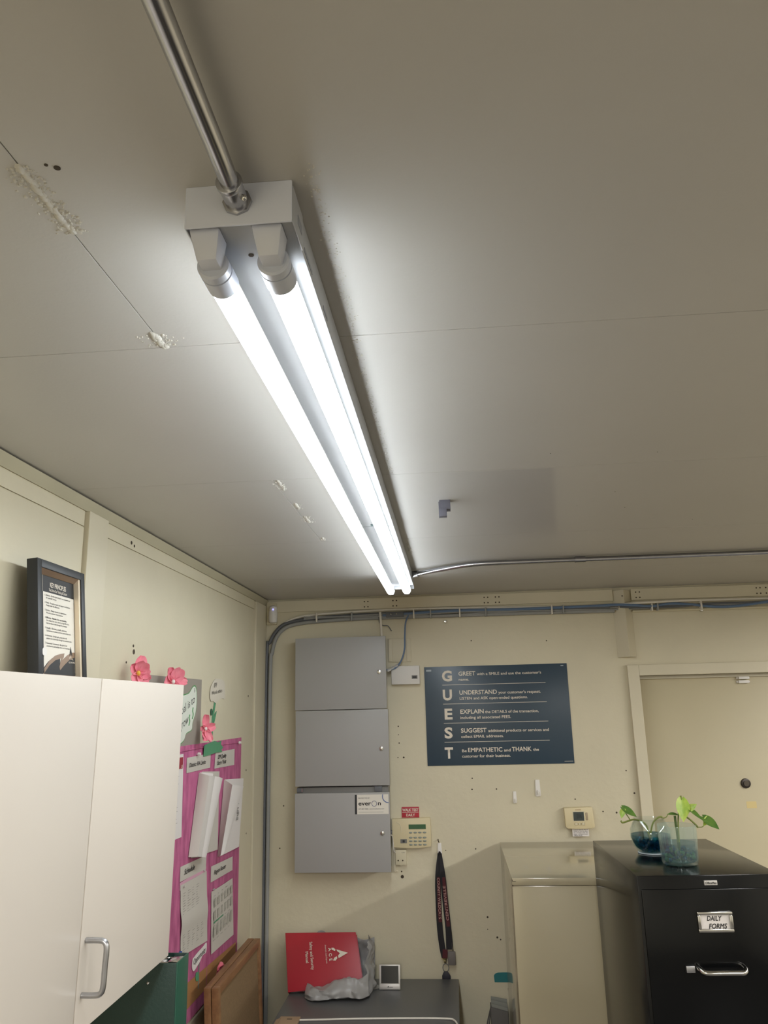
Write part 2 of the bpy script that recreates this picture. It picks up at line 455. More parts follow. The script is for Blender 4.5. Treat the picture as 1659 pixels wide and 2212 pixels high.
residue([(-.366, 1.62, ZC), (-.366, 1.69, ZC)], 60, .006, .002, .004)
residue([(-.367, 1.82, ZC), (-.367, 1.87, ZC)], 40, .006, .002, .004)
residue([(-.368, 1.95, ZC), (-.368, 2.02, ZC)], 50, .007, .0025, .004)
residue([(-.366, 2.22, ZC), (-.366, 2.25, ZC)], 20, .005, .003, .004)
residue([(-.112, .61, ZC), (-.112, .955, ZC)], 240, .004, .0012, 0)
residue([(-.113, .96, ZC), (-.112, 1.60, ZC)], 240, .003, .0014, 0)
residue([(-.120, 2.30, ZC), (-.120, 2.50, ZC)], 50, .003, .003, 0)
mb = MB().cyl((-.344, .590, ZC + .001), (-.344, .590, ZC - .0006), .0032, n=10).cyl((-.352, .585, ZC + .001), (-.352, .585, ZC - .0006), .0018, n=8)
for q in range(14):
    px_, py_ = R.uniform(.2, .8), R.uniform(.7, 2.2)
    mb.cyl((px_, py_, ZC + .001), (px_, py_, ZC - .0006), R.uniform(.0006, .0014), n=7)
part('nail_hole', mb, HOLE, ceiling, kind='stuff')

# door in the back wall
door = struct('door_1', MB().box(0.752, 0.800, D - .022, D + .06, 0, 2.054).box(0.800, 1.71, D - .022, D + .06, 2.008, 2.054).box(1.71, 1.758, D - .022, D + .06, 0, 2.054), TRIM, bevel=0.002)
part('door_leaf', MB().box(0.806, 1.704, D + .042, D + .085, 0.01, 1.994), mat('door_paint', (190, 179, 148), 0.45, var=0.05, vscale=2.5, bump=0.05), door, bevel=0.002)
part('door_stop', MB().box(0.800, 0.806, D + .02, D + .06, 0, 2.008).box(0.800, 1.71, D + .03, D + .06, 1.994, 2.008), TRIM, door)
pe = part('deadbolt', MB().cyl((1.203, D + .045, 1.558), (1.203, D + .034, 1.558), .0205, .019, n=24), mat('bronze_lock', (58, 52, 48), 0.3, 0.6), door, bevel=0.002, label='dark round deadbolt rose')
part('keyhole', MB().cyl((1.203, D + .036, 1.558), (1.203, D + .030, 1.558), .011, n=16), mat('lock_core', (88, 82, 74), 0.3, 0.8), pe)
part('tape_remnant', MB().box(1.196, 1.236, D + .0415, D + .043, 1.460, 1.486), YTAPE, door, label='faded yellow tape scrap')
ct = thing('door_contact', 'small white two-piece alarm contact at the top edge of the door', 'sensor', (1.245, D + .03, 1.985))
part('magnet', MB().box(1.226, 1.268, D + .028, D + .042, 1.966, 1.979).box(1.219, 1.275, D + .037, D + .042, 1.968, 1.977), WHITEP, ct, bevel=0.0015)
part('switch', MB().box(1.226, 1.268, D + .022, D + .042, 1.983, 1.994).box(1.219, 1.275, D + .035, D + .042, 1.984, 1.993), WHITEP, ct, bevel=0.0015)

# ================================================================== strip light
FX0, FX1, FY0, FY1 = -.235, -.133, .634, 2.955
lf = thing('strip_light', 'long twin-tube strip light screwed to the ceiling', 'light', (-.184, 1.8, ZC))
part('housing', MB().box(FX0, FX1, FY0 + .002, 1.93, 2.352, ZC - .0005).box(FX0, FX1, 1.934, FY1, 2.352, ZC - .0005), FIXT, lf, bevel=0.0025)
part('housing_seam', MB().box(FX0 + .001, FX1 - .001, 1.930, 1.934, 2.3535, ZC - .001), ENCLD, lf)
ep = part('end_plate', MB().box(FX0 - .001, FX1 + .001, FY0 - .0025, FY0, 2.347, ZC), mat('plate_enamel', (222, 226, 240), .4), lf, bevel=0.001, label='grey end plate facing the camera')
parts('side_flange', [MB().box(FX1 + .0005, FX1 + .0016, FY0, FY0 + .05, 2.349, 2.387), MB().box(FX0 - .0016, FX0 - .0005, FY0, FY0 + .05, 2.349, 2.387)], FIXT, lf)
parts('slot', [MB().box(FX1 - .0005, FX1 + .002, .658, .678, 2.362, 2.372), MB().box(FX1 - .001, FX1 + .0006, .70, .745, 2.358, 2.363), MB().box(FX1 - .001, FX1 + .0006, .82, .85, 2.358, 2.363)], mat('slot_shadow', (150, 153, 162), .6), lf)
part('screw_hole', MB().cyl((-.186, .690, 2.3525), (-.186, .690, 2.3512), .0028, n=10), HOLE, lf)
part('far_end_plate', MB().box(FX0 - .001, FX1 + .001, FY1, FY1 + .0025, 2.340, ZC), FIXT, lf, bevel=0.001)
parts('clip', [MB().box(-.190, -.172, 1.905, 1.92, 2.3495, 2.3525), MB().box(-.180, -.166, 1.945, 1.957, 2.3495, 2.3525)], mat('clip_grey', (84, 104, 106), .5), lf)
TX = (-.2195, -.1585); TZ = 2.331; TR = .0150
for tx in TX:
    # near lamp holder: wedge hanging from the housing, narrowing to a neck behind the tube cap
    hb = MB()
    hb.hexa([(tx - .0155, .639, 2.352), (tx + .0155, .639, 2.352), (tx - .0155, .668, 2.352), (tx + .0155, .668, 2.352),
             (tx - .0155, .639, 2.3535), (tx + .0155, .639, 2.3535), (tx - .0155, .668, 2.3535), (tx + .0155, .668, 2.3535)])
    hb.hexa([(tx - .0098, .650, 2.324), (tx + .0098, .650, 2.324), (tx - .0098, .672, 2.324), (tx + .0098, .672, 2.324),
             (tx - .0150, .640, 2.352), (tx + .0150, .640, 2.352), (tx - .0150, .668, 2.352), (tx + .0150, .668, 2.352)])
    part('lamp_holder', hb, FIXT2, lf, bevel=0.002)
    part('lamp_holder', MB().hexa([(tx - .010, 2.938, 2.318), (tx + .010, 2.938, 2.318), (tx - .010, 2.945, 2.318), (tx + .010, 2.945, 2.318),
                                   (tx - .014, 2.928, 2.352), (tx + .014, 2.928, 2.352), (tx - .014, 2.950, 2.352), (tx + .014, 2.950, 2.352)]), FIXT2, lf, bevel=0.002)
    # LED tube: luminous diffuser below, opaque back along the top
    def arc_strip(a0, a1, n, r):
        def fn(u, v):
            a = math.radians(a0 + (a1 - a0) * u)
            return Vector((tx + r * math.sin(a), .700 + 2.222 * v, TZ - r * math.cos(a)))
        return MB().grid(fn, n, 1)
    a0, a1 = (-122, 86) if tx == TX[0] else (-74, 122)      # glow arc shaped: cut inwards to dim the housing, widened to light the ceiling
    tb = part('tube', arc_strip(a0, a1, 24, TR).ball((tx, 2.922, TZ), TR * .985, 20, 12), TUBE, lf)
    part('tube_back', arc_strip(a1, 360 + a0, 14, TR), WHITEP, tb)
    part('end_cap', MB().cyl((tx, .669, TZ), (tx, .671, TZ), .0140, .0162, n=28).cyl((tx, .671, TZ), (tx, .681, TZ), .0162, n=28).cyl((tx, .681, TZ), (tx, .683, TZ), .0150, n=28).cyl((tx, .683, TZ), (tx, .708, TZ), .0165, n=28), CAP, tb)
# conduits on the ceiling
cz, cx0 = 2.366, -.178
con = thing('conduit', 'steel conduit running from the end of the strip light to the frame top', 'pipe', (cx0, -.5, cz))
part('pipe', MB().tube([(cx0 - .006, .612, 2.371), (cx0 - .004, .55, 2.369), (cx0 - .002, .40, 2.367), (cx0, .1, 2.366), (cx0, YF, 2.366)], .0089, n=20), GALV, con)
cn = part('connector', MB().cyl((cx0 - .0065, .600, 2.371), (cx0 - .0065, .606, 2.371), .0125, n=20).cyl((cx0 - .0065, .607, 2.371), (cx0 - .0065, .631, 2.371), .0112, n=20).cyl((cx0 - .0065, .6285, 2.371), (cx0 - .0065, .6335, 2.371), .0145, n=8), GALV, con, bevel=0.0008)
part('screw', MB().ball((cx0 + .004, .616, 2.364), .0032, 8, 5), CHROME, cn)
c2 = thing('conduit', 'thin steel conduit across the ceiling near the back wall', 'pipe', (.9, 2.7, 2.38))
part('pipe', MB().tube(bez([(-.131, 2.835, 2.376), (-.10, 2.815, 2.376), (-.03, 2.765, 2.378), (.08, 2.705, 2.381), (.22, 2.690, 2.381), (.6, 2.69, 2.381), (1.6, 2.69, 2.381), (XR - .01, 2.69, 2.381)], 6), .0088, n=12), GALV, c2)
part('connector', MB().cyl((-.132, 2.836, 2.376), (-.108, 2.822, 2.376), .0125, n=14), GALV, c2)
part('coupling', MB().cyl((.44, 2.69, 2.381), (.475, 2.69, 2.381), .0115, n=14), GALV, c2)
single('ceiling_bracket', 'small grey bracket hanging alone from the ceiling right of the strip light', 'bracket',
       MB().box(-.0135, .0135, 1.846, 1.872, 2.368, ZC).box(-.0135, .004, 1.842, 1.860, 2.350, 2.370).box(-.0155, -.0125, 1.845, 1.871, 2.352, 2.388), mat('bracket_grey', (104, 104, 116), .5), bevel=0.0006)

# ================================================================== left side: wall cabinet and what stands by it
wc = thing('wall_cabinet', 'white two-door wall cabinet on the left wall', 'cabinet', (-.70, 1.23, 1.446))
LM = Matrix(((1, 0, .020, -.020 * 1.95), (0, 1, 0, 0), (0, 0, 1, 0), (0, 0, 0, 1)))    # hangs a touch out of plumb
part('carcass', MB().box(XL + .001, -.580, .842, 1.615, 1.447, 1.955, LM), LAMW, wc, bevel=0.001)
d1 = part('door', MB().box(-.578, -.560, .842, 1.2255, 1.446, 1.956, LM), LAMW, wc, bevel=0.001)
d2 = part('door', MB().box(-.578, -.560, 1.2285, 1.617, 1.446, 1.956, LM), LAMW, wc, bevel=0.001)
hx = -.5665
part('handle', MB().tube(bez([(hx, 1.245, 1.571), (hx + .018, 1.245, 1.571), (hx + .028, 1.245, 1.569), (hx + .032, 1.245, 1.560), (hx + .031, 1.245, 1.535), (hx + .030, 1.245, 1.508), (hx + .026, 1.245, 1.499), (hx + .016, 1.245, 1.497), (hx - .002, 1.245, 1.497)], 5), .0042, n=12), STEELG, d2, label='curved grey metal pull handle')
bs = part('barcode_sticker', MB().box(-.5692, -.5688, 1.560, 1.612, 1.449, 1.474, LM), PAPER2, d2, label='small barcode sticker at the lower corner')
mb = MB()
for q in range(22):
    yy = 1.566 + q * .0019
    mb.box(-.5687, -.5684, yy, yy + R.choice((.0006, .0011, .0014)), 1.4515, 1.466, LM)
part('barcode', mb, INK, d2, kind='stuff')

# framed certificate leaning on the wall, on top of the cabinet
pf = thing('picture_frame', 'black picture frame headed KEY PRINCIPLES standing on the white cabinet', 'picture', (-.79, 1.52, 1.956))
yd = Vector((-.10, 0, 1)).normalized(); nf = Y.cross(yd)
P0 = Vector((-.7655, 1.412, 1.9565))
FM = Matrix(((0, yd.x, nf.x, P0.x), (1, yd.y, nf.y, P0.y), (0, yd.z, nf.z, P0.z), (0, 0, 0, 1)))   # local: u along y, v up, w out of the wall
FW, FH, B = .197, .243, .016
for (a, b, c, d) in ((0, B, 0, FH), (FW - B, FW, 0, FH), (B, FW - B, 0, B), (B, FW - B, FH - B, FH)):
    part('frame_rail', MB().box(a, b, c, d, -.022, 0, FM), FRAMEB, pf, bevel=0.0012)
i0, i1 = B, B + .008
part('fillet', MB().hexa([FM @ Vector(p) for p in ((i0, FH - i1, -.012), (FW - i0, FH - i1, -.012), (i0, FH - i0, -.012), (FW - i0, FH - i0, -.012), (i1, FH - i1 - .001, -.013), (FW - i1, FH - i1 - .001, -.013), (i0, FH - i0, -.003), (FW - i0, FH - i0, -.003))])
     , BRONZE, pf)
part('fillet', MB().box(B, FW - B, B, B + .006, -.014, -.004, FM), BRONZE, pf)
part('fillet', MB().box(FW - B - .007, FW - B, B, FH - B, -.014, -.003, FM), mat('lit_bronze_fillet', (232, 214, 186), .35, .3), pf)  # right fillet paler: tube light on the bronze put into its colour
part('backing', MB().box(.010, FW - .010, .010, FH - .010, -.020, -.0145, FM), FRAMEB, pf)
part('sheet', MB().box(B, FW - B - .007, B, FH - B, -.0145, -.0140, FM), PRINTB, pf)
def uu(u): return .0455 + (u - .021) * .865
def fl(u, v, ww=-.0136): return FM @ Vector((uu(u), v, ww))
part('white_field', MB().box(uu(.021), uu(.167), .030, FH - .058, -.0140, -.0137, FM), PRINTW, pf)
mb = MB()
uu0, uu1 = uu(.019), uu(.168)
for (a, b, c, d) in ((uu0, uu1, FH - .024, FH - .0234), (uu0, uu0 + .0006, FH - .058, FH - .024), (uu0, uu1, .024, .0246)):
    part('border_line', MB().box(a, b, c, d, -.0140, -.0136, FM), POSTT, pf)
text(pf, 'KEY PRINCIPLES', fl(.090, FH - .046), Y, yd, .0095, POSTT, width=.066, bold=.02, align='CENTER')
text(pf, 'That Drive Our Thinking & Culture', fl(.090, FH - .0545), Y, yd, .0055, POSTT, width=.075, bold=.012, align='CENTER')
lines = [('1. Integrity', 'Do the right thing for our customers and', 'for yourself, always.', None), ('2. People', 'Recognize, respect and support contributions.', 'People make the difference.', None),
         ('3. Service', 'Always exceed our expectations.', 'We are a customer driven business.', None), ('4. Efficiency', 'Maintain a low cost mentality.', 'Act cheap, low cost, there is a big difference.', 'Seek to reduce costs through all processes.'),
         ('5. Simplify', 'Eliminate, simplify, automate.', 'Concentrate on proven practical systems that work.', None), ('6. Achievement', 'Set high goals, pursue them with', 'purpose and achieve them through focus and hard work.', None),
         ('7. Community Commitment', 'Be a part of and', 'contribute by partnership where we do business.', None)]
vv = FH - .0655
for a, b, c, d in lines:
    text(pf, a + ' - ' + b, fl(.027, vv), Y, yd, .0034, INK, width=.104 if len(a + b) > 48 else .088, bold=.008); vv -= .0054
    text(pf, c, fl(.033, vv), Y, yd, .0034, INK, width=min(.103, .0020 * len(c)), bold=.006); vv -= .0054
    if d: text(pf, d, fl(.033, vv), Y, yd, .0034, INK, width=.084, bold=.006); vv -= .0054
    vv -= .0042
part('wave_dark', MB().prism([fl(u, v, -.0137) for u, v in ((.021, .016), (.166, .016), (.166, .066), (.140, .064), (.115, .050), (.093, .036), (.095, .062), (.070, .058), (.040, .048), (.021, .036))], nf * .0003), PRINTB, pf)
part('wave_bronze', MB().prism([fl(u, v, -.0134) for u, v in ((.021, .034), (.045, .050), (.072, .061), (.098, .066), (.115, .068), (.112, .060), (.102, .053), (.130, .065), (.150, .071), (.166, .072), (.166, .062), (.140, .056), (.113, .044), (.093, .033), (.090, .040), (.100, .057), (.072, .052), (.045, .041), (.021, .025))], nf * .0003), BRONZE, pf)
part('emblem', MB().prism([fl(u, v, -.0130) for u, v in ((.146, .083), (.1395, .064), (.144, .066), (.1465, .072), (.149, .066), (.153, .064))], nf * .0003), PRINTB, pf)
part('emblem_bird', MB().tube([fl(u, v, -.0128) for u, v in ((.137, .058), (.141, .062), (.147, .062), (.144, .057), (.150, .058), (.156, .056))], .0008, 5), POSTT, pf)
text(pf, 'ACE CASH EXPRESS', fl(.134, .049, -.0130), Y, yd, .0032, POSTT, width=.026, bold=.01)
part('round_sticker', MB().cyl(fl(.0225, .066, -.0132), fl(.0225, .066, -.0126), .0085, n=20), WHITEP, pf, label='round white sticker at the left edge')

# green ring binder standing under the cabinet end
bk = thing('bookcase', 'low beige bookcase against the left wall below the white cabinet', 'bookcase', (-.69, 1.45, 0))
part('carcass', MB().box(XL + .001, -.50, 1.18, 1.20, 0, 1.14).box(XL + .001, -.50, 1.70, 1.72, 0, 1.14).box(XL + .001, XL + .010, 1.20, 1.70, 0, 1.14), LAMEDGE, bk, bevel=0.001)
for zz in (0.03, .40, .77): part('shelf', MB().box(XL + .010, -.505, 1.20, 1.70, zz, zz + .018), LAMEDGE, bk)
part('top', MB().box(XL + .001, -.495, 1.175, 1.725, 1.14, 1.16), LAMEDGE, bk, bevel=0.001)
gb = thing('ring_binder', 'dark green ring binder standing upright under the white cabinet', 'binder', (-.68, 1.64, 1.16))
part('front_cover', MB().box(-.806, -.552, 1.612, 1.615, 1.160, 1.434), BIND, gb, bevel=0.001)
part('back_cover', MB().box(-.806, -.552, 1.677, 1.680, 1.160, 1.434), BIND, gb, bevel=0.001)
part('spine', MB().box(-.553, -.550, 1.613, 1.679, 1.160, 1.434), mat('green_vinyl_spine', (34, 82, 66), .4), gb, bevel=0.001)
part('paper_block', MB().box(-.80, -.585, 1.622, 1.655, 1.165, 1.428), PAPER, gb)
rp = part('ring_plate', MB().box(-.575, -.553, 1.628, 1.664, 1.175, 1.4325), CHROME, gb, bevel=0.002)
for zz in (1.43, 1.30, 1.19):
    part('ring', MB().tube([(-.577 + .016 * math.cos(t), 1.645 + .016 * math.sin(t), zz) for t in [2 * math.pi * k / 14 for k in range(14)]], .0014, 6, closed=True), CHROME, rp)
part('rivet', MB().ball((-.606, 1.6115, 1.40), .003, 8, 5), CHROME, gb)

# ------------------------------------------------ things pinned to the left wall
def sheet(y0, z0, y1, z1, y2, z2, y3, z3, off=.001, bulge=0.0, nu=6, nv=8, curl=None):
    """paper on the left wall; corners TL TR BR BL as (y, z)"""
    def fn(u, v):
        y = (y0 * (1 - u) + y1 * u) * (1 - v) + (y3 * (1 - u) + y2 * u) * v
        z = (z0 * (1 - u) + z1 * u) * (1 - v) + (z3 * (1 - u) + z2 * u) * v
        b = bulge * math.sin(math.pi * u) * math.sin(math.pi * min(1, .15 + v * .85)) + (curl(u, v) if curl else 0)
        return Vector((XL + off + b, y, z))
    return MB().grid(fn, nu, nv)
def outline(pts, off, n=6):
    pp = bez(list([(XL + off, y, z) for y, z in pts]) + [(XL + off, pts[0][0], pts[0][1])], n)[:-1]
    return MB().prism(pp, (.0008, 0, 0))
PU = 'paper cutouts on the left wall'
single('grey_card', 'large plain grey sheet on the left wall behind the white cabinet', 'paper', sheet(2.10, 2.004, 2.603, 2.006, 2.606, 1.800, 2.10, 1.795), GREYSH, solid=.0006)
lf_ = thing('paper_leaf', 'white leaf-shaped note with green edge on the grey sheet', 'note', (XL + .003, 2.47, 1.9))
LP = [(2.34, 1.945), (2.40, 1.952), (2.444, 1.957), (2.478, 1.963), (2.512, 1.982), (2.536, 1.985), (2.552, 1.968), (2.556, 1.935), (2.548, 1.898), (2.522, 1.868), (2.514, 1.845), (2.462, 1.834), (2.436, 1.812), (2.36, 1.80), (2.30, 1.84), (2.29, 1.90)]
part('leaf_edge', outline(LP, .0016), GRNS, lf_)
part('leaf_face', outline([(2.425 + (y - 2.425) * .955, 1.893 + (z - 1.893) * .955) for y, z in LP], .0026), mat('pale_paper', (212, 216, 204), .75), lf_)
sl = Vector((0, 1, .32)).normalized(); slu = Vector((0, -.32, 1)).normalized()
text(lf_, 'Our goal is to', (XL + .0034, 2.312, 1.862), sl, slu, .025, INK, width=.228, shear=.15)
text(lf_, 'grow', (XL + .0034, 2.40, 1.846), sl, slu, .026, INK, width=.082, shear=.15)
text(lf_, 'B', (XL + .0034, 2.523, 1.962), sl, slu, .013, INK, shear=.2)
parts('marker_squiggle', [MB().tube(bez([(XL + .0036, 2.515, 1.915), (XL + .0036, 2.512, 1.905), (XL + .0036, 2.518, 1.893), (XL + .0036, 2.511, 1.88)], 4), .0022, 5), MB().tube(bez([(XL + .0036, 2.484, 1.893), (XL + .0036, 2.481, 1.883), (XL + .0036, 2.487, 1.873), (XL + .0036, 2.480, 1.860)], 4), .0022, 5)], GRNS, lf_)
fc = thing('paper_flower', 'white paper tulip cutout with green stem beside the grey sheet', 'cutout', (XL + .002, 2.75, 1.82))
part('bloom', outline([(2.70, 1.985), (2.742, 2.010), (2.78, 2.014), (2.86, 2.008), (2.874, 1.965), (2.876, 1.946), (2.84, 1.947), (2.80, 1.94), (2.765, 1.931), (2.735, 1.936), (2.706, 1.938), (2.694, 1.955)], .0022), mat('cream_paper', (208, 200, 184), .75), fc)
part('stem', MB().prism([(XL + .001, y, z) for y, z in ((2.752, 1.935), (2.772, 1.935), (2.748, 1.88), (2.744, 1.815), (2.728, 1.815), (2.730, 1.88))], (.0008, 0, 0)), GRNP, fc)
part('leaf', outline([(2.742, 1.868), (2.752, 1.862), (2.770, 1.885), (2.778, 1.902), (2.762, 1.895), (2.748, 1.883)], .002), GRNP, fc)
part('leaf', outline([(2.735, 1.893), (2.718, 1.888), (2.710, 1.897), (2.712, 1.910), (2.728, 1.908)], .002), mat('dark_green_card', (54, 96, 72), .75), fc)
text(fc, 'IFF', (XL + .0034, 2.735, 1.983), Vector((0, 1, .05)), Z, .016, INK, width=.034)
text(fc, 'Work ethics', (XL + .0034, 2.712, 1.957), Vector((0, 1, .1)), Z, .013, INK, width=.125)

def flower(label, c, r, petals, mid, cat='flower'):
    t = thing('fabric_flower', label, cat, c, 'pink fabric flowers on the left wall')
    c = Vector(c)
    N = Vector((.80, -.58, .12)).normalized(); S = Z.cross(N).normalized(); U = N.cross(S)
    for (ang, L, wd, lift) in petals:
        a = math.radians(ang); d = S * math.cos(a) + U * math.sin(a); sd = U * math.cos(a) - S * math.sin(a)
        ph = R.random() * 6
        def fn(u, v):
            ww = wd * r * (math.sin(math.pi * min(.90, .10 + .74 * v)) ** .7)
            x = (u - .5) * 2
            ruff = .08 * r * math.sin(x * 5 + ph) * v * v
            return c + d * (L * r * v * (1 - .10 * x * x)) + sd * (ww * x) + N * (lift * r * v * v + .25 * r * x * x * (1 - v * .4) + ruff)
        part('petal', MB().grid(fn, 6, 6), PETAL, t, solid=.0004)
    part('flower_centre', MB().ball(c + N * .006, .0055, 8, 6, (1, 1, 1.25)), mid, t)
flower('pink flower with yellow centre just right of the picture frame', (-.806, 1.968, 2.000), .037, [(72, 1.30, .50, .1), (62, .80, .55, .5), (5, .85, .50, .3), (-45, .95, .50, .3), (-115, .95, .5, .3), (140, .8, .4, .2)], YELL)
flower('pink flower with white centre above the right cabinet door', (-.806, 2.225, 1.986), .039, [(112, 1.1, .40, .3), (58, 1.1, .55, .4), (180, .8, .5, .2), (2, 1.2, .36, .2), (-80, .9, .5, .1)], WHITEP)
flower('pink flower at the lower right corner of the grey sheet', (-.818, 2.580, 1.846), .040, [(96, 1.15, .36, .3), (12, .95, .36, .2), (-72, 1.1, .36, .3), (-115, 1.1, .36, .5), (175, .45, .3, 0)], WHITEP)
flower('pink flower on the tan strip above the wooden board', (-.815, 2.80, 1.062), .030, [(80, 1.1, .45, .3), (50, .9, .4, .6), (-60, .7, .5, .5), (-120, .8, .5, .6), (160, .5, .4, .3)], PETAL)

# ------------------------------------------------ pink board and its papers
pb = thing('pink_board', 'large pink fabric-covered board on the left wall', 'board', (XL, 2.6, 1.0))
part('panel', MB().box(XL + .0005, XL + .004, 1.95, 3.116, .995, 1.800), PINKF, pb, bevel=0.0015)
def fold(z0, y0, y1, dz):
    return MB().tube(bez([(XL + .004, y0, z0), (XL + .0046, (y0 + y1) / 2, z0 + dz), (XL + .004, y1, z0)], 6), .0022, 6)
parts('crease', [fold(1.782, 2.2, 3.10, .004), MB().box(XL + .003, XL + .0052, 2.742, 2.746, 1.0, 1.74)], PINKF, pb)
def pin(label, y, z, m=WHITEP, off=.006):
    k = 1.0 if m is WHITEP else .55
    t = single('push_pin', label, 'pin', MB().cyl((XL + off - .002, y, z), (XL + off + .004 * k, y, z), .0018, n=8).cyl((XL + off + .004 * k, y, z), (XL + off + .012 * k, y, z + .001), .006 * k, .0045 * k, n=12), m, group='push pins on the pink board')
pin('white push pin at the top right corner of the pink board', 3.06, 1.782)
pin('white push pin left of the torn green paper', 2.565, 1.768)
pin('small silver pin at the upper left of the schedule sheet', 2.475, 1.3915, SILV)
pin('small silver pin at the upper right of the schedule sheet', 2.672, 1.399, SILV)
pin('small silver pin at the upper left of the roster sheet', 2.785, 1.319, SILV)
pin('blue push pin just above the green binder', 2.468, 1.216, BLUER)
O = .0052
def slip(name, label, c4, txts, cat='label', m=PAPER2, off=O):
    t = thing(name, label, cat, (XL + off, (c4[0] + c4[2]) / 2, c4[5]), None)
    part('paper', sheet(*c4, off=off, bulge=.0015), m, t, solid=.0004)
    for (s, y, z, wd, h, dz) in txts:
        text(t, s, (XL + off + .0024, y, z), Vector((0, 1, dz)), Z, h, INK, width=wd, bold=.012, shear=.35)
    return t
slip('label_slip', 'white label District RA Limits on the pink board', (2.470, 1.763, 2.716, 1.763, 2.712, 1.716, 2.470, 1.717), [('District RA Limits', 2.487, 1.733, .168, .013, 0)])
slip('label_slip', 'white label DM Quality Store Visits on the pink board', (2.770, 1.762, 3.014, 1.762, 3.013, 1.704, 2.762, 1.709), [('DM Quality', 2.792, 1.739, .105, .014, 0), ('Store Visits', 2.785, 1.719, .112, .014, 0)])
slip('label_slip', 'white label Schedule above the long creased sheet', (2.447, 1.452, 2.700, 1.442, 2.700, 1.400, 2.448, 1.410), [('Schedule', 2.478, 1.424, .098, .015, -.02)])
slip('label_slip', 'white label Region Roster above the table print', (2.757, 1.396, 3.020, 1.382, 3.022, 1.335, 2.757, 1.346), [('Region Roster', 2.785, 1.365, .142, .0135, -.03)])
gp = MB().prism([(XL + .0085, y, z) for y, z in ((2.625, 1.757), (2.628, 1.792), (2.66, 1.796), (2.70, 1.799), (2.745, 1.802), (2.79, 1.796), (2.828, 1.800), (2.82, 1.788), (2.85, 1.775), (2.83, 1.768), (2.84, 1.760), (2.77, 1.762), (2.70, 1.759))], (.0006, 0, 0))
single('green_scrap', 'torn green paper scrap taped near the top of the pink board', 'paper', gp, GRNP)
# sheet with the red heading, half behind the cabinet
rs = thing('printed_sheet', 'printed sheet with red heading beside the white cabinet', 'paper', (XL + O, 2.34, 1.54))
part('paper', sheet(2.23, 1.775, 2.436, 1.777, 2.446, 1.536, 2.23, 1.54, off=O, bulge=.002), PAPER, rs, solid=.0004)
part('red_heading', MB().box(XL + O + .0022, XL + O + .0026, 2.24, 2.428, 1.735, 1.768), REDH, rs)
text(rs, 'LS', (XL + O + .0028, 2.412, 1.7375), Y, Z, .008, POSTT, width=.014, bold=.02)
def rules(y0, y1, z0, z1, n, off, lo=.3, hi=1.0, th=.0014, segs=2, slope=0.0):
    mb = MB()
    for k in range(n):
        z = z0 + (z1 - z0) * k / max(1, n - 1); y = y0
        for s in range(segs):
            L = (y1 - y0) / segs * R.uniform(lo, hi) * .9
            p = [Vector((XL + off, y, z - slope * (y - y0))), Vector((XL + off, y + L, z - slope * (y + L - y0)))]
            mb.hexa([p[0], p[0] + X * .0003, p[1], p[1] + X * .0003, p[0] + Z * th, p[0] + Z * th + X * .0003, p[1] + Z * th, p[1] + Z * th + X * .0003])
            y += (y1 - y0) / segs
    return mb
part('printed_lines', rules(2.25, 2.425, 1.725, 1.56, 16, O + .0026, segs=3, lo=.15, hi=.6, th=.001), INKG, rs, kind='stuff')
# bundles of loose pages that stand out from the board
def page(t, q, tone, bulge=.004):
    TL_, TR_, BR_, BL_ = [Vector(p) for p in q]
    n = (TR_ - TL_).cross(BL_ - TL_).normalized(); n = -n if n.x < 0 else n
    def fn(u, v): return (TL_ * (1 - u) + TR_ * u) * (1 - v) + (BL_ * (1 - u) + BR_ * u) * v + n * (bulge * math.sin(math.pi * u) * (1 - .5 * v))
    return part('page', MB().grid(fn, 6, 6), tone, t, solid=.0004)
b1 = thing('page_bundle', 'thick white page bundle under the District RA Limits label', 'papers', (XL + .006, 2.62, 1.44), 'page bundles pinned to the pink board')
page(b1, [(-.836, 2.622, 1.710), (-.834, 2.814, 1.696), (-.834, 2.818, 1.439), (-.836, 2.593, 1.455)], PAPER2, .001)
page(b1, [(-.836, 2.593, 1.709), (-.801, 2.592, 1.699), (-.811, 2.531, 1.466), (-.836, 2.516, 1.467)], PAPER2, .003)
page(b1, [(-.836, 2.604, 1.709), (-.812, 2.668, 1.700), (-.818, 2.640, 1.448), (-.836, 2.540, 1.460)], PAPER, .004)
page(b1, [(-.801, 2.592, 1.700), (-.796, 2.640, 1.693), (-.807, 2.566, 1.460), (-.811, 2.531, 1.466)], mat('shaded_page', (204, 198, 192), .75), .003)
page(b1, [(-.797, 2.628, 1.695), (-.794, 2.718, 1.680), (-.805, 2.596, 1.452), (-.808, 2.553, 1.462)], PAPER, .006)
b2 = thing('page_bundle', 'white page bundle under the DM Quality Store Visits label', 'papers', (XL + .006, 2.95, 1.40), 'page bundles pinned to the pink board')
page(b2, [(-.836, 2.893, 1.662), (-.834, 3.143, 1.645), (-.834, 3.095, 1.403), (-.836, 2.849, 1.411)], PAPER, .001)
page(b2, [(-.836, 2.882, 1.663), (-.802, 2.870, 1.645), (-.820, 2.811, 1.421), (-.836, 2.827, 1.414)], PAPER2, .003)
page(b2, [(-.802, 2.870, 1.646), (-.800, 3.017, 1.626), (-.812, 2.830, 1.430), (-.820, 2.808, 1.420)], PAPER, .006)
text(b2, 'Sign in', (XL + .0115, 3.062, 1.500), Vector((0, .12, 1)), Vector((0, -1, .12)), .022, INK, width=.075)
sc = thing('schedule_sheet', 'long creased schedule printout on the pink board', 'paper', (XL + O, 2.58, 1.18))
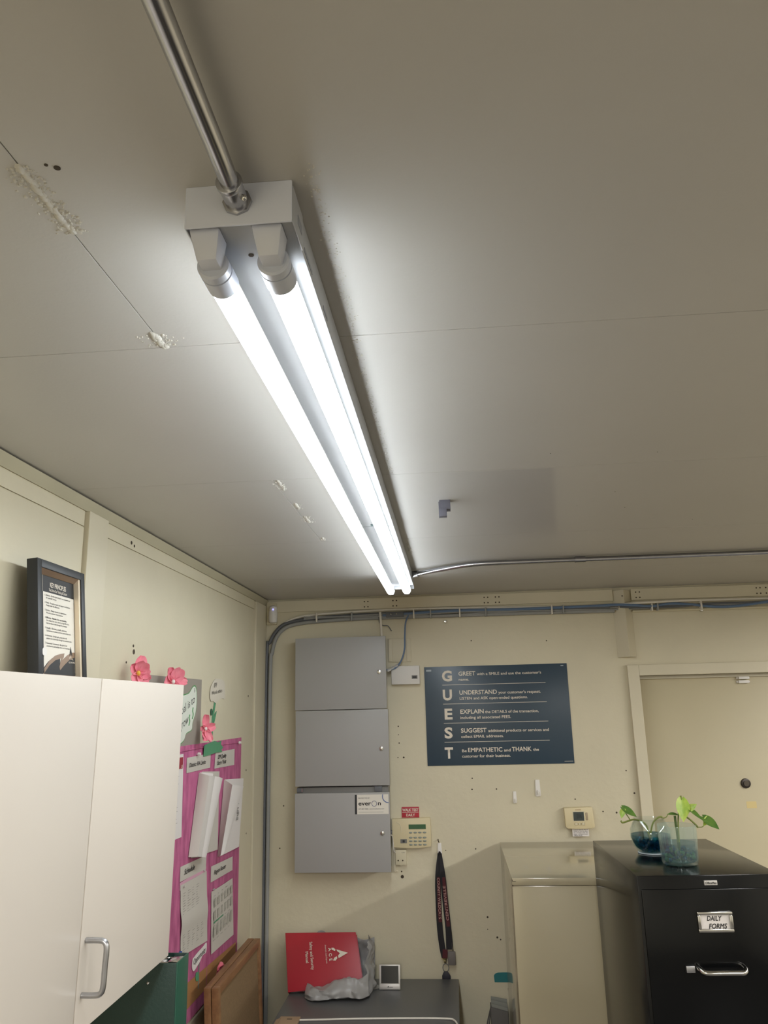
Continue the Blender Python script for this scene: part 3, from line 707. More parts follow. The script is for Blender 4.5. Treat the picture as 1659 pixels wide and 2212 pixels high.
part('paper', sheet(2.452, 1.400, 2.705, 1.392, 2.735, 1.176, 2.476, 1.200, off=.0062, bulge=.0015, nv=14, curl=lambda u, v: .0045 * max(0, 1 - abs(v - .54) * 5)), PAPER2, sc, solid=.0004)
part('heading_strip', MB().box(XL + .0050, XL + .0056, 2.449, 2.703, 1.386, 1.407), mat('pink_paper', (206, 158, 176), .75), sc)
part('printed_lines', rules(2.475, 2.64, 1.372, 1.30, 11, .0090, segs=4, lo=.15, hi=.8, th=.0009), INKF, sc, kind='stuff')
part('printed_lines', rules(2.485, 2.70, 1.255, 1.208, 8, .0090, segs=5, lo=.1, hi=.6, th=.0009), INKF, sc, kind='stuff')
rr = thing('roster_sheet', 'table printout on the right side of the pink board', 'paper', (XL + O, 2.9, 1.12))
part('paper', sheet(2.765, 1.316, 3.022, 1.308, 3.052, 1.112, 2.782, 1.122, off=.0062, bulge=.003), PAPER2, rr, solid=.0004)
mb = MB()
for q in range(6):
    for (za, zb) in ((1.288, 1.262), (1.250, 1.222), (1.205, 1.170)):
        ya = 2.79 + q * .040
        mb.box(XL + .0100, XL + .0103, ya, ya + .024, zb, za)
part('table_cells', mb, mat('table_tint', (172, 168, 156), .75), rr, kind='stuff')
part('printed_lines', rules(2.785, 3.01, 1.298, 1.16, 9, .0104, segs=5, lo=.2, hi=.7, th=.0008), INKF, rr, kind='stuff')
part('green_row', MB().box(XL + .0104, XL + .0107, 2.79, 2.90, 1.213, 1.217), GRNP, rr)
op = thing('word_cutout', 'small white cloud cutout reading Opportunity on the pink board', 'cutout', (XL + O, 2.66, 1.1))
part('cloud', outline([(2.59, 1.163), (2.64, 1.168), (2.69, 1.170), (2.728, 1.172), (2.726, 1.145), (2.69, 1.145), (2.665, 1.135), (2.64, 1.130), (2.605, 1.125), (2.588, 1.140)], .0056), PAPER, op)
text(op, 'Opportunity', (XL + .0068, 2.598, 1.143), Vector((0, 1, .05)), Z, .017, INK, width=.118)
part('stem', MB().box(XL + .0045, XL + .0052, 2.655, 2.664, 1.06, 1.132), mat('grey_green', (112, 124, 116), .75), op)
part('leaf', outline([(2.655, 1.085), (2.635, 1.088), (2.625, 1.10), (2.630, 1.113), (2.650, 1.108)], .0058), GRNP, op)
single('tan_strip', 'tan paper strip across the lower part of the pink board', 'paper', MB().prism([(XL + .0046, y, z) for y, z in ((2.30, 1.118), (2.55, 1.109), (3.09, 1.078), (3.09, 1.03), (2.30, 1.04))], (.0005, 0, 0)), TANP)
single('white_cutout', 'white paper cutout peeking out behind the green binder', 'cutout', outline([(2.35, 1.158), (2.415, 1.150), (2.428, 1.13), (2.42, 1.105), (2.35, 1.10)], .0056), PAPER)

# two framed boards leaning in the corner
def board(label, x_top, face):
    t = thing('framed_board', label, 'board', (x_top + .08, 2.83, 0), 'wooden boards leaning in the corner')
    th = .0215; y0, y1 = 2.572, 3.098; H = 1.088; lean = .055
    M = Matrix(((1, 0, -lean, x_top + lean * H), (0, 1, 0, 0), (0, 0, 1, 0), (0, 0, 0, 1)))
    for (a, b, c, d) in ((y0, y0 + .022, 0, H), (y1 - .022, y1, 0, H), (y0 + .022, y1 - .022, 0, .022), (y0 + .022, y1 - .022, H - .022, H)):
        part('frame_rail', MB().box(-th / 2, th / 2, a, b, c, d, M), WOOD, t, bevel=0.0012)
    part('cork_face', MB().box(-th / 2 + .001, th / 2 - .008, y0 + .02, y1 - .02, .02, H - .02, M), face, t)
board('oak-framed cork board leaning behind another in the corner', -.782, CORK)
board('oak-framed cork board leaning at the front of the pair', -.758, CORK)

# ================================================================== back wall: alarm enclosures
EY0 = 3.41
def enclosure(label, z0, z1, x0, x1, lock, y0=EY0, gap=0.0):
    t = thing('alarm_enclosure', label, 'enclosure', ((x0 + x1) / 2, D, z0), 'grey steel enclosures on the back wall')
    part('box', MB().box(x0 + .006, x1 - .006, y0 + .016, D, z0 + .006, z1 - .004), ENCLD, t, bevel=0.001)
    d = part('door', MB().box(x0, x1, y0, y0 + .012, z0, z1 - gap), ENCL, t, bevel=0.0018)
    part('lock', MB().cyl((lock[0], y0, lock[1]), (lock[0], y0 - .004, lock[1]), .0095, .0085, n=18).cyl((lock[0], y0 - .003, lock[1]), (lock[0], y0 - .006, lock[1]), .0055, n=14), CHROME, d, bevel=0.0008)
    return t, d
enclosure('topmost grey steel enclosure of the stack of three', 1.897, 2.205, -.684, -.285, (-.316, 2.051))
enclosure('middle grey steel enclosure between two others', 1.585, 1.8945, -.682, -.281, (-.313, 1.733), y0=3.412)
e3, d3 = enclosure('lowest grey steel enclosure with a white company sticker', 1.249, 1.584, -.683, -.283, (-.316, 1.398), gap=.026)
parts('bracket', [MB().box(-.676, -.655, 3.414, 3.424, 1.562, 1.578), MB().box(-.345, -.315, 3.414, 3.426, 1.560, 1.582)], DARKC, e3, bevel=0.001)
part('clip', MB().box(-.655, -.650, 3.411, 3.420, 1.564, 1.578), CHROME, e3)
st = part('sticker', MB().box(-.428, -.288, EY0 - .0007, EY0 - .0001, 1.473, 1.550), PRINTW, d3, label='white company sticker with blue arc')
part('sticker_edge', MB().box(-.4285, -.420, EY0 - .0010, EY0 - .0003, 1.473, 1.550), PRINTB, d3)
def bk_(x, z, y=EY0 - .0009): return (x, y, z)
text(d3, 'PROTECTED BY', bk_(-.415, 1.534), X, Z, .0042, INKG, width=.050, bold=.01)
text(d3, 'ever', bk_(-.4145, 1.5075), X, Z, .0165, INK, width=.053, bold=.018)
text(d3, 'n', bk_(-.3335, 1.5075), X, Z, .0165, INK, width=.0125, bold=.018)
text(d3, '877-387-7808  |  everonsolutions.com', bk_(-.4135, 1.4915), X, Z, .0042, INKG, width=.106, bold=.01)
part('fine_print', MB().box(-.4135, -.3095, EY0 - .0011, EY0 - .0008, 1.4803, 1.4815), INKF, d3)
part('ring_logo', MB().tube([(-.3475 + .0102 * math.cos(t), EY0 - .0009, 1.514 + .0105 * math.sin(t)) for t in [2 * math.pi * k / 28 for k in range(28)]], .0011, 5, closed=True), mat('slate_print', (112, 118, 140), .6), d3)
part('arc_logo', MB().tube([(-.288 + .0245 * math.cos(t), EY0 - .0009, 1.5415 + .0245 * math.sin(t)) for t in [math.radians(160 + k * 5) for k in range(23)]], .0016, 5), BLUER, d3)
single('raceway', 'short pale vertical pipe entering the top grey enclosure', 'pipe', MB().cyl((-.305, D - .045, 2.206), (-.312, D - .020, 2.318), .0055, n=12), WHC)
# wiring along the back wall
YC = D - .012
arc = [(-.815, YC, .02), (-.815, YC, 1.2), (-.813, YC, 2.05), (-.806, YC, 2.15), (-.785, YC, 2.222), (-.745, YC, 2.262), (-.69, YC, 2.278), (-.60, YC, 2.286), (-.40, YC, 2.293), (-.1, YC, 2.293), (.40, YC, 2.292), (.722, YC, 2.290)]
single('conduit', 'grey pipe climbing the room corner and bending along the back wall', 'pipe', MB().tube(bez(arc, 6), .0085, n=12), GREYC)
dk = [(-.832, YC, .02), (-.832, YC, 1.2), (-.831, YC, 2.10), (-.815, YC, 2.20), (-.775, YC, 2.262), (-.72, YC, 2.288), (-.60, YC, 2.302), (-.40, YC, 2.309), (-.1, YC, 2.311), (.40, YC, 2.309), (.70, YC - .02, 2.306)]
single('cable', 'dark cable in the corner beside the grey pipe', 'cable', MB().tube(bez(dk, 6), .0075, n=10), DARKC)
mb = MB()
for k in range(3):
    pts = []
    for q in range(14):
        x = -.66 + q * .17
        pts.append((x, YC - .006 - .004 * (k % 2), 2.299 + .004 * k + .004 * math.sin(q * 1.3 + k * 2)))
    mb = MB().tube(bez(pts, 4), .0035, n=7)
    single('cable', ['thin grey data cable lowest in the bundle along the back wall', 'thin grey data cable in the middle of the bundle along the back wall', 'thin grey data cable upper in the bundle along the back wall'][k], 'cable', mb, GREYC, group='grey cables in the back wall bundle')
pts = [(-.778, YC, 2.263), (-.72, YC, 2.298), (-.64, YC - .004, 2.314), (-.45, YC - .004, 2.324), (-.2, YC - .004, 2.328), (.2, YC - .004, 2.322), (.6, YC - .006, 2.312), (.8, YC - .044, 2.315), (1.0, YC - .02, 2.322), (1.3, YC - .004, 2.322), (1.75, YC - .004, 2.318)]
single('cable', 'white cable on top of the bundle along the back wall', 'cable', MB().tube(bez(pts, 6), .005, n=8), WHC)
pts = [(-.30, YC - .010, 2.302), (0.0, YC - .012, 2.313), (.3, YC - .012, 2.310), (.62, YC - .016, 2.312), (.72, YC - .042, 2.311), (.80, YC - .046, 2.306), (.88, YC - .02, 2.303), (.96, YC - .012, 2.312), (1.04, YC - .012, 2.306), (1.15, YC - .012, 2.292), (1.24, YC - .012, 2.292), (1.36, YC - .012, 2.305), (1.46, YC - .012, 2.316), (1.75, YC - .012, 2.312)]
single('cable', 'blue cable running right above the door along the back wall', 'cable', MB().tube(bez(pts, 6), .006, n=8), BLUE)
pts = [(.74, YC - .04, 2.302), (.85, YC - .014, 2.300), (1.0, YC - .012, 2.298), (1.12, YC - .012, 2.306), (1.3, YC - .012, 2.305), (1.75, YC - .012, 2.300)]
single('cable', 'dark cable behind the blue one above the door', 'cable', MB().tube(bez(pts, 5), .005, n=8), DARKC)
single('conduit', 'thin beige pipe above the door emerging from the ridge post', 'pipe', MB().cyl((.80, D - .008, 2.286), (1.78, D - .008, 2.284), .0055, n=10), BEIGE2)
pts = [(-.185, YC - .010, 2.300), (-.198, YC - .016, 2.265), (-.203, YC - .016, 2.21), (-.206, YC - .018, 2.15), (-.222, YC - .02, 2.10), (-.25, YC - .022, 2.068), (-.292, YC - .025, 2.060)]
single('cable', 'blue cable dropping from the bundle into the top grey enclosure', 'cable', MB().tube(bez(pts, 6), .0035, n=8), BLUE)
pts = [(-.318, YC - .01, 2.295), (-.315, YC - .012, 2.27), (-.300, YC - .012, 2.258), (-.278, YC - .012, 2.255), (-.262, YC - .012, 2.232)]
single('cable', 'loose black wire end hanging above the top enclosure', 'cable', MB().tube(bez(pts, 5), .0022, n=6), DARKC)
bx = thing('junction_fitting', 'small dark fitting clipped in the cable bundle near the pale pipe', 'fitting', (-.24, YC - .02, 2.295))
part('body', MB().box(-.285, -.205, YC - .020, YC - .004, 2.293, 2.316), DARKC, bx, bevel=0.002)
for xx in (-.262, -.238): part('screw', MB().ball((xx, YC - .021, 2.306), .004, 8, 5), CHROME, bx)
for k, xx in enumerate((-.60, -.44, -.16, -.085, .045, .16, .45, .50, .88, .905, 1.09)):
    places = ['left end of the bundle', 'left part of the bundle over the top enclosure', 'bundle right of the pale pipe', 'bundle above the blank plate', 'bundle above the G of the poster', 'bundle above the word GREET', 'bundle left of the screw by the post', 'bundle just left of the ridge post', 'bundle just right of the ridge post', 'bundle next to the tie by the ridge post', 'bundle above the door frame']
    single('cable_tie', 'pale cable tie on the ' + places[k], 'cable tie', MB().box(xx - .003, xx + .003, YC - .022 - (.0 if xx < .7 else .004), YC + .006, 2.283, 2.322), GREYC if k % 2 else WHC, bevel=0.002, group='cable ties')
for k, (xx, zz) in enumerate(((-.02, 2.268), (1.095, 2.282))):
    single('hook_screw', ['shiny round hook screw below the bundle left of the poster text', 'shiny clamp screw on the blue cable above the door'][k], 'screw', MB().cyl((xx, D, zz), (xx, D - .012, zz), .008, .006, n=14), CHROME, bevel=0.001)
# motion sensor in the corner
ms = thing('motion_sensor', 'small white motion sensor in the corner under the ceiling', 'sensor', (-.802, D - .02, 2.285))
part('bracket', MB().box(-.832, -.785, D - .020, D, 2.278, 2.375), BEIGE2, ms, bevel=0.003)
part('housing', MB().lathe((-.800, D - .026, 2.283), [(.010, 0), (.017, .004), (.020, .015), (.020, .050), (.017, .058), (.019, .062), (.016, .075), (.008, .080)], 18), WHITEP, ms)
part('led', MB().ball((-.796, D - .0455, 2.344), .0035, 8, 5), LEDB, ms)
# plates and boxes right of the enclosures
bp = thing('blank_plate', 'square beige blank wall plate above the white box', 'plate', (-.23, D, 2.095))
part('plate', MB().box(-.281, -.178, D - .006, D, 2.095, 2.200), TRIM, bp, bevel=0.002)
parts('raised_rim', [MB().box(-.279, -.262, D - .010, D - .005, 2.098, 2.197), MB().box(-.198, -.181, D - .010, D - .005, 2.098, 2.197)], TRIM, bp, bevel=0.002)
wb = thing('white_box', 'shallow white alarm box with a small dark label left of the poster', 'box', (-.206, D, 1.997))
part('cover', MB().box(-.268, -.143, D - .028, D, 1.997, 2.077), mat('white_box_plastic', (214, 210, 204), .45), wb, bevel=0.004)
part('label_plate', MB().box(-.178, -.153, D - .0287, D - .0278, 2.020, 2.035), ENCLD, wb)
part('logo_plate', MB().box(-.174, -.157, D - .0292, D - .0285, 2.024, 2.031), PRINTB, wb)
pts = [(-.283, D - .05, 2.055), (-.262, D - .034, 2.068), (-.240, D - .032, 2.080), (-.228, D - .02, 2.088)]
single('plastic_wrap', 'crumpled clear wrap strip between top enclosure and white box', 'wrap', MB().tube(bez(pts, 4), [.004 + .003 * abs(math.sin(k * 2.1)) for k in range(13)], 6), mat('clear_wrap', (190, 188, 184), .2))

# GUEST poster
po = thing('poster', 'dark navy poster spelling GUEST down its left side', 'poster', (.19, D, 1.65))
part('sheet', MB().box(-.123, .499, D - .003, D - .0005, 1.653, 2.070), POST, po, bevel=0.0006)
def pt(s, x, z, h, wd=None, bold=.012): text(po, s, (x, D - .0032, z), X, Z, h, POSTT, width=wd, bold=bold)
rows = [('G', 2.008, 'GREET', .074, 'with a SMILE and use the customer\'s', .279, 'name.', .045), ('U', 1.927, 'UNDERSTAND', .163, 'your customer\'s request.', .182, 'LISTEN and ASK open-ended questions.', .294),
        ('E', 1.846, 'EXPLAIN', .101, 'the DETAILS of the transaction,', .230, 'including all associated FEES.', .217), ('S', 1.767, 'SUGGEST', .110, 'additional products or services and', .258, 'collect EMAIL addresses.', .182)]
XS = .026
for k, (L, z, a, wa, b, wb_, c, wc_) in enumerate(rows):
    lw = {'G': .044, 'U': .040, 'E': .034, 'S': .035}[L]
    pt(L, -.047 + .002 * (k > 1) + (.001 if L == 'E' else 0), z, .043, lw, .035)
    pt(a, XS, z + .021, .0175, wa, .016)
    pt(b, XS + wa + .0075, z + .021, .0115, wb_)
    pt(c, XS, z - .001, .0115, wc_)
    part('divider_line', MB().box(-.046, .402, D - .0034, D - .0030, z - .0185, z - .0168), POSTT, po)
z = 1.684
pt('T', -.046, z, .043, .036, .035)
pt('Be', XS, z + .023, .0115, .020); pt('EMPATHETIC', XS + .026, z + .023, .0175, .146, .016); pt('and', XS + .180, z + .023, .0115, .028)
pt('THANK', XS + .214, z + .023, .0175, .083, .016); pt('the', XS + .304, z + .023, .0115, .024); pt('customer for their business.', XS, z + .001, .0115, .206)
part('fine_print', MB().box(.458, .494, D - .0034, D - .0030, 1.6615, 1.6632), POSTT, po)
parts('tape_mark', [MB().box(-.115, -.092, D - .0035, D - .003, 2.050, 2.058), MB().box(.472, .484, D - .0035, D - .003, 2.058, 2.063)], mat('tape_film', (150, 160, 166), .3), po)

# red sign, keypad, junction box
sg = thing('wall_sign', 'small red sign reading WALK TEST DAILY above the keypad', 'sign', (-.203, D, 1.446))
part('plate', MB().box(-.240, -.166, D - .003, D, 1.4465, 1.4885), SIGNR, sg, bevel=0.0008)
text(sg, 'WALK TEST', (-.203, D - .0031, 1.4715), X, Z, .0105, POSTT, width=.068, bold=.03, align='CENTER')
text(sg, 'DAILY', (-.203, D - .0031, 1.4515), X, Z, .0105, POSTT, width=.037, bold=.03, align='CENTER')
part('rule', MB().box(-.237, -.169, D - .0034, D - .003, 1.4662, 1.4682), POSTT, sg)
kp = thing('alarm_keypad', 'beige alarm keypad with a green display', 'keypad', (-.20, D, 1.328))
prof = [(-.281, 1.444), (-.120, 1.447), (-.118, 1.40), (-.120, 1.334), (-.16, 1.3295), (-.20, 1.328), (-.24, 1.3295), (-.279, 1.333), (-.281, 1.39)]
part('housing', MB().prism([(x, D - .026, z) for x, z in prof], (0, .026, 0)), BEIGE, kp, bevel=0.003)
part('display', MB().box(-.211, -.139, D - .0275, D - .0255, 1.404, 1.422), LCDG, kp, label='green display')
part('swoosh', MB().tube(bez([(-.262, D - .0262, 1.431), (-.250, D - .0262, 1.424), (-.244, D - .0262, 1.412), (-.242, D - .0262, 1.392)], 5), .0012, 5), BEIGE2, kp)
bd = part('badge', MB().box(-.247, -.220, D - .0275, D - .0255, 1.349, 1.3645), ENCLD, kp)
part('badge_mark', MB().box(-.238, -.229, D - .028, D - .027, 1.352, 1.3615), PRINTB, kp)
key = None
for r_, zz in enumerate((1.390, 1.3705, 1.357, 1.343)):
    for c_ in range(4):
        p = MB().ball((-.2035 + c_ * .0195, D - .0265, zz), .0078, 12, 6, (1, .35, .55 if r_ else .45))
        if key is None: key = part('key', p, KEY, kp); kx, kz = -.2035, 1.390
        else:
            o = key.copy(); COL.objects.link(o); o.parent = kp; o.location = (c_ * .0195, 0, zz - kz)
jb = thing('junction_box', 'small beige junction box hanging below the keypad', 'box', (-.247, D, 1.262))
part('cover', MB().box(-.270, -.224, D - .020, D, 1.2635, 1.322).prism([(-.258, D - .019, 1.265), (-.247, D - .019, 1.259), (-.236, D - .019, 1.265)], (0, .018, 0)), BEIGE2, jb, bevel=0.002)
for xx in (-.259, -.240): part('screw', MB().cyl((xx, D - .019, 1.281), (xx, D - .0212, 1.281), .003, n=10), HOLE, jb)
text(jb, 'GRI', (-.244, D - .0203, 1.310), X, Z, .004, INKG, width=.013)
single('raceway', 'pale flat strip on the wall beside the lowest enclosure', 'strip', MB().box(-.2795, -.271, D - .008, D, 1.235, 1.330).box(-.2795, -.262, D - .006, D, 1.235, 1.240), TRIM, bevel=0.001)
single('cable', 'short white cable curling between the lowest enclosure and keypad', 'cable', MB().tube(bez([(-.290, D - .05, 1.385), (-.280, D - .04, 1.38), (-.277, D - .03, 1.35), (-.276, D - .03, 1.325), (-.270, D - .022, 1.312)], 6), .002, 7), WHC)
single('cable_gland', 'dark plug between the lowest enclosure and keypad', 'fitting', MB().box(-.290, -.280, D - .05, D - .026, 1.388, 1.402), DARKC, bevel=0.002)

# adhesive hooks
def hook(label, x, z0, z1, wd):
    t = thing('adhesive_hook', label, 'hook', (x, D, z0), 'white adhesive hooks')
    part('base', MB().prism([(x - wd * .42, D - .005, z1), (x + wd * .42, D - .005, z1), (x + wd * .55, D - .005, z0 + .004), (x + wd * .4, D - .005, z0), (x - wd * .4, D - .005, z0), (x - wd * .55, D - .005, z0 + .004)], (0, .005, 0)), WHITEP, t, bevel=0.0015)
    part('hook', MB().tube(bez([(x, D - .005, z0 + (z1 - z0) * .35), (x, D - .012, z0 + (z1 - z0) * .22), (x, D - .014, z0 + (z1 - z0) * .12), (x, D - .016, z0 + (z1 - z0) * .3)], 4), wd * .18, 8), WHITEP, t)
hook('larger white adhesive hook below the poster', .338, 1.523, 1.590, .021)
hook('smaller white adhesive hook below the poster', .240, 1.497, 1.545, .015)
hook('white adhesive hook holding the lanyard', -.085, 1.298, 1.345, .017)
single('nail', 'bent nail above the hook with the lanyard', 'nail', MB().tube([(-.090, D, 1.358), (-.090, D - .012, 1.356), (-.086, D - .014, 1.348)], .0022, 6), HOLE)
# lanyard
ly = thing('lanyard', 'black and maroon lanyard hanging from the white hook', 'lanyard', (-.085, D - .02, .95))
def strap(pts, wd, m, y, name='strap'):
    P = bez([(x, y + dy, z) for x, z, dy in pts], 6); mb = MB(); n = len(P)
    vs = []
    for k, p in enumerate(P):
        d = (P[min(k + 1, n - 1)] - P[max(k - 1, 0)]).normalized(); s = Vector((d.z, 0, -d.x)).normalized()
        ww = wd[0] + (wd[1] - wd[0]) * min(1, k / (n * .25))
        vs += [p - s * ww / 2, p + s * ww / 2]
    return part(name, mb.add(vs, [(2 * k, 2 * k + 1, 2 * k + 3, 2 * k + 2) for k in range(n - 1)]), m, ly, solid=.0012)
YS = D - .012
L1 = [(-.089, 1.308, -.006), (-.097, 1.22, 0), (-.098, 1.10, 0), (-.096, 1.02, 0), (-.090, .958, 0), (-.082, .915, 0)]
L2 = [(-.082, 1.308, -.008), (-.076, 1.22, -.004), (-.068, 1.10, -.004), (-.062, 1.02, -.004), (-.062, .945, -.004)]
strap(L1, (.010, .0235), BLKSTR, YS)
strap(L2, (.010, .0235), BLKSTR, YS)
strap([(-.094, 1.215, -.0012), (-.095, 1.10, -.0012), (-.093, 1.045, -.0012)], (.012, .014), MARO, YS, 'maroon_band')
strap([(-.073, 1.215, -.0052), (-.066, 1.10, -.0052), (-.061, 1.03, -.0052)], (.012, .014), MARO, YS, 'maroon_band')
text(ly, 'COUNTY WILDCATS', (-.1005, YS - .0032, 1.213), Vector((.012, 0, -1)), X, .0105, STRPT, width=.155, bold=.01)
text(ly, 'CENTREVILLE', (-.0575, YS - .0072, 1.052), Vector((-.075, 0, 1)), -X, .0105, STRPT, width=.130, bold=.01)
strap([(-.078, .945, -.002), (-.080, .912, -.002)], (.020, .020), MARO, YS, 'joining_band')
part('clasp', MB().cyl((-.080, YS - .004, .914), (-.080, YS - .004, .896), .0075, .005, n=12).ball((-.080, YS - .012, .905), .0055, 10, 6).cyl((-.0875, YS - .004, .908), (-.094, YS - .004, .914), .002, n=8), mat('brass', (190, 178, 140), .25, 1.0), ly)
part('ring', MB().tube([(-.078 + .012 * math.cos(t), YS - .006, .879 + .015 * math.sin(t)) for t in [2 * math.pi * k / 18 for k in range(18)]], .0015, 6, closed=True), DARKC, ly)
part('cord', MB().tube(bez([(-.080, YS - .004, 1.30), (-.058, YS - .002, 1.10), (-.050, YS - .004, 1.00), (-.046, YS - .004, .936)], 6), .0018, 6), BLKSTR, ly)
part('key_fob', MB().box(-.068, -.037, YS - .012, YS - .004, .888, .940), FOBG, ly, bevel=0.004, label='grey plastic tag')
part('key_fob', MB().prism([(-.094, YS - .010, .825), (-.094, YS - .010, .850), (-.086, YS - .010, .866), (-.071, YS - .010, .866), (-.060, YS - .010, .850), (-.059, YS - .010, .825)], (0, .008, 0)), NAVY, ly, bevel=0.002, label='dark navy tag')
part('hanger', MB().tube(bez([(-.090, YS - .006, 1.300), (-.085, YS - .012, 1.314), (-.080, YS - .006, 1.300)], 5), .003, 6), BLKSTR, ly)
# thermostat
th = thing('thermostat', 'beige wall thermostat with a grey display', 'thermostat', (.50, D, 1.397))
part('housing', MB().prism([(x, D - .028, z) for x, z in ((.437, 1.479), (.553, 1.481), (.558, 1.404), (.550, 1.398), (.50, 1.396), (.447, 1.398), (.440, 1.403))], (0, .028, 0)), BEIGE, th, bevel=0.004)
part('display', MB().box(.4735, .516, D - .0295, D - .0275, 1.429, 1.463), LCDD, th)
text(th, '74', (.4845, D - .0296, 1.437), X, Z, .018, mat('lcd_digit', (52, 56, 54), .3), width=.022, bold=-.005)
part('bezel', MB().box(.470, .5195, D - .0285, D - .0275, 1.426, 1.466), BEIGE2, th)
part('side_button', MB().box(.5235, .5315, D - .0295, D - .027, 1.430, 1.460), mat('taupe_button', (168, 150, 126), .5), th, bevel=0.002)
for (a, b) in ((.476, .490), (.492, .502), (.504, .518)): part('button', MB().box(a, b, D - .0292, D - .027, 1.4115, 1.4215), BEIGE2, th, bevel=0.003)
part('brand_bar', MB().box(.482, .506, D - .0285, D - .0275, 1.470, 1.4725), CARD, th)
nt_ = thing('taped_note', 'tiny printed note hanging under the thermostat', 'note', (.50, D, 1.368))
part('paper', MB().box(.466, .533, D - .017, D - .0165, 1.367, 1.400), PAPER, nt_)
for k, s in enumerate(('Leave set at 74. If', 'needs to be off then', 'the manager only can', 'alter, contact your', 'office first.')):
    text(nt_, s, (.470, D - .0171, 1.3905 - k * .0055), X, Z, .0032, INK, width=.058 if k < 4 else .036, bold=.015)

# teal tape and grey caddy beside the beige cabinet
single('tape_strip', 'strip of teal tape on the back wall beside the beige cabinet', 'tape', MB().prism([(x, D - .0012, z) for x, z in ((.115, .822), (.113, .846), (.118, .853), (.130, .857), (.150, .858), (.215, .858), (.215, .822))], (0, .001, 0)), TEAL)
cd = thing('wall_caddy', 'dark grey file caddy on the wall left of the beige cabinet', 'caddy', (.14, D, .45))
part('body', MB().hexa([(.094, D - .05, .45), (.160, D - .05, .45), (.094, D, .45), (.160, D, .45), (.092, D - .06, .752), (.160, D - .06, .735), (.092, D, .752), (.160, D, .735)]), GREYT, cd, bevel=0.003)
for k in range(3):
    part('folder', MB().hexa([(.096, D - .05 + k * .016, .70), (.159, D - .05 + k * .016, .70), (.096, D - .047 + k * .016, .70), (.159, D - .047 + k * .016, .70), (.096, D - .05 + k * .016, .763 + .007 * k), (.159, D - .05 + k * .016, .747 + .010 * k), (.096, D - .047 + k * .016, .763 + .007 * k), (.159, D - .047 + k * .016, .747 + .010 * k)]), GREYT2, cd)
part('label_card', MB().box(.112, .160, D - .0615, D - .0600, .63, .688), PAPER, cd)
parts('strap', [MB().tube([(.094, D - .055, .755), (.078, D - .05, .70), (.062, D - .03, .62), (.060, D - .01, .55)], .0025, 6), MB().tube([(.094, D - .055, .745), (.083, D - .052, .69), (.073, D - .04, .60)], .0025, 6)], GREYT, cd)
single('pencil_stub', 'short dark peg above the grey caddy beside the beige cabinet', 'peg', MB().cyl((.1705, D - .004, .776), (.1685, D - .004, .802), .0028, n=8), MARO)

# ================================================================== cabinets
bc = thing('filing_cabinet', 'beige metal cabinet against the back wall behind the black one', 'cabinet', (.5, 3.13, 0))
part('body', MB().box(.166, .832, 2.796, 3.482, .02, 1.322), CABB, bc, bevel=0.002)
part('top', MB().box(.165, .833, 2.792, 3.484, 1.3235, 1.347), CABB, bc, bevel=0.0025)
part('plinth', MB().box(.176, .822, 2.81, 3.47, 0, .02), PRINTB, bc)
part('scratch', MB().box(.1665, .178, 2.7912, 2.7925, 1.3365, 1.3378).box(.1655, .1675, 2.7912, 2.793, 1.338, 1.3425).box(.1655, .169, 2.7912, 2.793, 1.322, 1.326), HOLE, bc)
kc = thing('filing_cabinet', 'tall black metal filing cabinet with drawer card DAILY FORMS', 'cabinet', (.63, 2.5, 0))
ang = math.atan2(.019, .551)
KX0, KY0 = .453, 2.223
KM = Matrix.Translation((KX0, KY0, 0)) @ Matrix.Rotation(ang, 4, 'Z')
KW, KD, KH = .365, .551, 1.462
part('body', MB().box(0, KW, .004, KD, .02, KH, KM), CABK, kc, bevel=0.002)
part('plinth', MB().box(.01, KW - .01, .02, KD - .01, 0, .02, KM), PRINTB, kc)
z1 = KH - .032
for k in range(4):
    dz1 = z1 - k * .348; dz0 = dz1 - .345
    dr = part('drawer', MB().box(.008, KW - .008, -.001, .010, dz0, dz1, KM), CABK, kc, bevel=0.0018)
    hz = dz1 - .185
    part('handle', MB().tube([KM @ p for p in bez([Vector((.128, 0, hz + .006)), Vector((.130, -.020, hz + .004)), Vector((.140, -.030, hz)), Vector((.180, -.031, hz)), Vector((.215, -.031, hz)), Vector((.232, -.030, hz)), Vector((.240, -.020, hz + .004)), Vector((.241, 0, hz + .006))], 5)], .0066, n=10), CHROME, dr)
    part('latch', MB().box(.098, .120, -.010, 0, hz - .006, hz + .010, KM), STEELG, dr, bevel=0.002)
    ch = part('card_holder', MB().box(.140, .228, -.009, 0, dz1 - .100, dz1 - .092, KM).box(.140, .228, -.009, 0, dz1 - .060, dz1 - .052, KM).box(.140, .148, -.009, 0, dz1 - .092, dz1 - .060, KM).box(.220, .228, -.009, 0, dz1 - .092, dz1 - .060, KM), CHROME, dr, bevel=0.0025)
    part('card', MB().box(.146, .222, -.004, -.0025, dz1 - .094, dz1 - .058, KM), PAPER, dr)
    if k == 0:
        xd = (KM.to_3x3() @ X); org = KM @ Vector((.163, -.0042, dz1 - .0735)); org2 = KM @ Vector((.166, -.0042, dz1 - .0915))
        text(dr, 'DAILY', org, xd, Z, .0112, INK, width=.038, bold=.02, shear=.25)
        text(dr, 'FORMS', org2, xd, Z, .0112, INK, width=.046, bold=.02, shear=.25)
bpl = part('badge', MB().box(.169, .202, -.001, .004, KH - .0235, KH - .0125, KM), SILV, kc, bevel=0.001)
text(kc, 'OfficeMax', KM @ Vector((.1715, -.0012, KH - .0205)), KM.to_3x3() @ X, Z, .0050, INK, width=.028, bold=.015)

